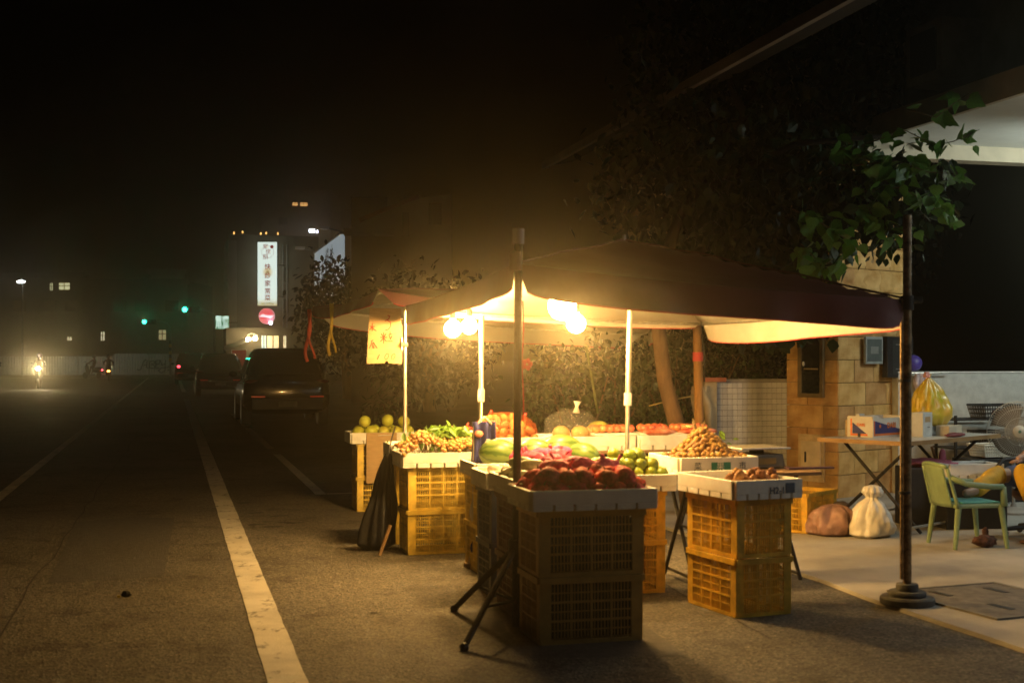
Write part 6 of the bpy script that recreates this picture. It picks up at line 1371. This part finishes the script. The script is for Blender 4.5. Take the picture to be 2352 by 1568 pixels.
# shop with awning and two floodlights under the building
Ds = 60.0; ss = Ds / FOC
sp2 = thing('lit_shop', 'small lit shop front with awning below the round red sign', 'shop', (W(505, 824, Ds).x, Ds, 0), ROT)
X = lambda x: (x - 505) * ss; Z = lambda y: CAM_H - (y - HY) * ss
MB().b2(X(520), X(730), .5, 4, 0, Z(752)).build('wall', M_bldg, sp2)
for a, b, c_, st_ in ((601, 611, (.45, .8, .8), 1), (614, 640, (1, .74, .33), 1.1), (652, 657, (1, .8, .45), 1.8)):
    w = MB().b2(X(a), X(b), .45, .495, Z(830), Z(770)).build('lit_window', glow('shop_window_%d' % a, c_, st_), sp2); MB().b2((X(a) + X(b)) / 2 - .02, (X(a) + X(b)) / 2 + .02, .43, .448, Z(830), Z(770)).build('frame', M_black, w)
mb = MB(); mb.add([(X(515), -.6, Z(806)), (X(570), -.6, Z(785)), (X(570), .5, Z(775)), (X(515), .5, Z(796))], [(0, 1, 2, 3)]); mb.build('awning', M_pole, sp2, solid=.05)
MB().tube([(X(565), -.2, Z(770)), (X(575), -.25, Z(764)), (X(590), -.25, Z(770))], .03, 6).build('lamp_arm', M_pole, sp2)
for k, x in enumerate((568, 583)):
    p = Vector((X(x), -.35, Z(779 - 2 * k)))
    MB().ball(p, (.12, .10, .10), 12, 8).build('floodlight', glow('floodlight_%d' % k, (1, .8, .42), 60), sp2, 'all'); ld = bpy.data.lights.new('flood_beam', 'POINT'); ld.energy = 14; ld.use_soft_falloff = False; ld.color = (1, .72, .32); ld.shadow_soft_size = .14; lo = bpy.data.objects.new('flood_beam', ld); COL.objects.link(lo); lo.parent = sp2; lo.location = p
rb = thing('red_board', 'red board with pale edge standing by the parked cars', 'sign', (W(548, 824, 55).x, 55, 0), .0); q = 55 / FOC
MB().b2(-15 * q, 17 * q, 0, .03, .9, CAM_H + (824 - 804) * q).build('board', mat('red_board_paint', (.42, .05, .03), .5, emit=(.5, .04, .02), es=.12), rb); mb = MB(); mb.b2(-16.5 * q, -15 * q, -.01, .04, .85, CAM_H + 21.5 * q); mb.b2(-15 * q, 18 * q, -.01, .04, CAM_H + 20 * q, CAM_H + 21.5 * q); mb.build('edge', M_white, rb); MB().tube([(0, .015, 0), (0, .015, .9)], .03, 6).build('stand', M_darkmetal, rb)  # board paint given a faint red emission
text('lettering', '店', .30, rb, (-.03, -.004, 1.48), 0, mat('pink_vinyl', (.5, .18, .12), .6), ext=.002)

# ================================================================== billboard, gabled house, trees along the right
bb = thing('billboard', 'large white billboard with brush-written characters facing the road', 'billboard', UV(60.0, 6.3, 0), ROT - PI / 2)
BL = 9.6
M_bb = glow('lamplit_billboard_face', (.62, .75, .82), .35)  # lamp light on the board put in as a weak emission
MB().b2(0, BL, 0, .15, 4.0, 6.2).build('panel', M_bb, bb)
mb = MB(); mb.b2(-.1, BL + .1, -.05, .2, 6.201, 6.28); mb.build('frame', M_pole, bb)
for x in (1, BL - 1): MB().tube([(x, .3, 0), (x, .3, 4.1)], .10, 8).build('post', M_pole, bb, True)
for x in (.6, BL + .4): MB().b2(x - .3, x + .1, -.9, -.5, 6.35, 6.45).build('lamp', M_white, bb); MB().tube([(x, -.7, 6.4), (x, .1, 6.24)], .03, 6).build('lamp_arm', M_pole, bb)
M_inkb = mat('brush_ink', (.01, .01, .012), .7)
for ch, x, z, s in (('紅', 2.0, 4.9, 1.0), ('頭', 3.3, 5.0, 1.0), ('嶼', 5.0, 5.35, 1.3), ('味', 6.6, 5.4, 1.2)): text('lettering', ch, s, bb, (x, -.004, z), 0, M_inkb, tilt=.08, ext=.002)
text('lettering', '香', .5, bb, (.6, -.004, 5.6), 0, M_rsign, ext=.002)
gh_ = thing('gabled_house', 'pale house with sloping gable faint in the dark behind the stall', 'house', (W(805, 824, 42).x, 42, 0), ROT * .4)
q = 42 / FOC; M_house = mat('pale_house_wall', (.15, .14, .12), .9, .12, .7)
XX = lambda x: (x - 805) * q; ZZ = lambda y: CAM_H - (y - HY) * q
MB().b2(XX(806), XX(890), .5, 6, 0, ZZ(448)).build('wing', M_house, gh_)
mb = MB(); mb.add([(XX(840), .3, 0), (XX(1040), .3, 0), (XX(1040), .3, ZZ(440)), (XX(960), .3, ZZ(452)), (XX(840), .3, ZZ(500))] + [(XX(840), 7, 0), (XX(1040), 7, 0), (XX(1040), 7, ZZ(440)), (XX(960), 7, ZZ(452)), (XX(840), 7, ZZ(500))],
                  [(0, 1, 2, 3, 4), (9, 8, 7, 6, 5)] + [(i, (i + 1) % 5, 5 + (i + 1) % 5, 5 + i) for i in range(5)]); mb.build('gable_wall', M_house, gh_)
mb = MB(); mb.add([(XX(825), .1, ZZ(504)), (XX(962), .1, ZZ(446)), (XX(962), 7, ZZ(446)), (XX(825), 7, ZZ(504))], [(0, 1, 2, 3)]); mb.build('roof', mat('dark_red_roof', (.14, .06, .04), .8), gh_, solid=.12)
for x0, x1, y0, y1 in ((924, 940, 540, 484), (985, 1015, 512, 462)): w = MB().b2(XX(x0), XX(x1), .27, .296, ZZ(y0), ZZ(y1)).build('window', M_glassdark, gh_)
mb = MB(); mb.b2(XX(790), XX(905), -.5, .29, ZZ(540), ZZ(527)); mb.build('porch_slab', M_house, gh_)
def ntree(label, loc, rads, zc, n, per, size, seed):
    t = thing('roadside_tree', label, 'tree', loc, seed, None)
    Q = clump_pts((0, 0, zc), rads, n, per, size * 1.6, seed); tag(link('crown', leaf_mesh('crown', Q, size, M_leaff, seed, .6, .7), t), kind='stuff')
    MB().tube([(0, 0, 0), (.1, 0, zc * .5), (0, .1, zc)], [.18, .14, .06], 10).build('trunk', M_bark, t, 'all')
    for k in range(4): a = k * 1.6; MB().tube([(.05, 0, zc * .6), (rads[0] * .6 * math.cos(a), rads[1] * .6 * math.sin(a), zc + rads[2] * .3)], [.08, .02], 6).build('limb', M_bark, t, 'all')
ntree('dark tree covering the lower right of the billboard', UV(46, 6.0), (1.6, 1.6, 2.1), 3.0, 90, 34, .20, 41)
ntree('dark tree between the parked car and the far canopy', UV(34, 6.6), (2.0, 2.0, 1.6), 2.1, 100, 34, .18, 42)
ntree('tall dark tree filling the night behind the carport', UV(19, 9.6), (2.6, 2.2, 2.8), 4.6, 150, 34, .17, 45)

# ================================================================== far buildings beyond the hoarding
def far_building(label, x0, x1, ytop, Y, lits, m=M_bldg, floors=None, dark=()):
    t = thing('far_building', label, 'building', (W(x0, 824, Y).x, Y, 0), 0, 'far dark buildings'); q = Y / FOC
    MB().b2(0, (x1 - x0) * q, 0, 12, 0, CAM_H + (824 - ytop) * q).build('wall', m, t)
    MB().b2(-.3, (x1 - x0) * q + .3, -.3, -.003, CAM_H + (824 - ytop) * q - .4, CAM_H + (824 - ytop) * q + .2).build('parapet', m, t)
    for (a, b, y0, y1, c_, s) in lits:
        w = MB().b2((a - x0) * q, (b - x0) * q, -.05, -.004, CAM_H + (824 - y1) * q, CAM_H + (824 - y0) * q).build('lit_window', glow('lit_win_%d' % a, c_, s), t)
        mb = MB(); mb.b2(((a + b) / 2 - x0) * q - .04, ((a + b) / 2 - x0) * q + .04, -.08, -.051, CAM_H + (824 - y1) * q, CAM_H + (824 - y0) * q); zc = CAM_H + (824 - (y0 * .6 + y1 * .4)) * q; mb.b2((a - x0) * q, (b - x0) * q, -.082, -.0505, zc - .04, zc + .04); mb.build('frame', M_black, w)
    for (a, b, y0, y1) in dark: MB().b2((a - x0) * q, (b - x0) * q, -.05, -.004, CAM_H + (824 - y1) * q, CAM_H + (824 - y0) * q).build('window', M_glassdark, t)
    return t
WY = (.75, .72, .38)
far_building('far dark block with two lit windows high at the left', 0, 190, 630, 150, [(115, 121, 650, 667, WY, .9), (136, 160, 650, 665, WY, 1.2), (155, 164, 774, 781, (1, .85, .5), 1.6)], dark=[(30, 60, 690, 715), (100, 130, 690, 715), (150, 180, 690, 715)])
far_building('long far block with two narrow lit windows above the hoarding', 190, 430, 645, 142, [(232, 240, 762, 782, (.9, .8, .5), 1.0), (365, 381, 758, 780, (.8, .65, .3), .5)], dark=[(260, 290, 690, 715), (310, 340, 690, 715), (380, 410, 690, 715)])
far_building('small dark rooftop block above the long far block', 345, 425, 622, 160, [], m=M_dimg)
far_building('tall dark apartment tower with amber windows near its top', 600, 760, 440, 210, [(672, 683, 466, 472, (1, .5, .15), 2.5), (690, 706, 466, 473, (1, .5, .15), 2)], dark=[(640, 660, 500, 515)])
q = W(718, 529, 190); o = thing('roof_sign', 'tiny white lit sign on a far roof right of the signboard', 'sign', q - Vector((0, 0, .5)), 0); MB().b2(-.5, .3, 0, .1, .2, .7).build('panel', glow('tiny_white_sign', (.85, .85, 1), 16), o); MB().b2(.55, .75, 0, .1, .1, .5).build('panel', MATS['tiny_white_sign'], o); MB().tube([(0, .05, -1), (0, .05, .2)], .05, 6).build('stand', M_pole, o)
q = W(48, 647, 108); o = thing('street_lamp', 'small white street lamp glinting at the far left', 'street lamp', (q.x, q.y, 0), 0); MB().tube([(0, .3, 0), (0, .3, q.z + .1), (0, 0, q.z + .25)], [.1, .07, .05], 8).build('mast', M_pole, o, 'all'); MB().ball((0, 0, q.z), (.35, .1, .12), 10, 8).build('lamp_head', glow('white_street_lamp', (.85, .92, 1), 14), o, 'all'); ld = bpy.data.lights.new('street_lamp_light', 'SPOT'); ld.energy = 700; ld.spot_size = rad(150); ld.spot_blend = .5; ld.color = (.9, 1, .88); ld.shadow_soft_size = .5; lo = bpy.data.objects.new('street_lamp_light', ld); COL.objects.link(lo); lo.parent = o; lo.location = (.2, .35, q.z - .3); lo.rotation_euler = (rad(72), 0, rad(-38))

# ================================================================== night haze: even thin air added to stand in for lens bloom
M_bloom_haze = bpy.data.materials.new('bloom_haze'); M_bloom_haze.use_nodes = True; M_bloom_haze.cycles.volume_sampling = 'EQUIANGULAR'; N = M_bloom_haze.node_tree.nodes; N.remove(N['Principled BSDF'])
pv = N.new('ShaderNodeVolumePrincipled'); pv.inputs['Color'].default_value = (1.0, .90, .66, 1); pv.inputs['Density'].default_value = HAZE_D; pv.inputs['Anisotropy'].default_value = HAZE_G
M_bloom_haze.node_tree.links.new(pv.outputs[0], N['Material Output'].inputs['Volume'])
o = MB().b2(-80, 40, -30, 260, -1.0, 32).build('bloom_haze', M_bloom_haze); tag(o, kind='stuff')
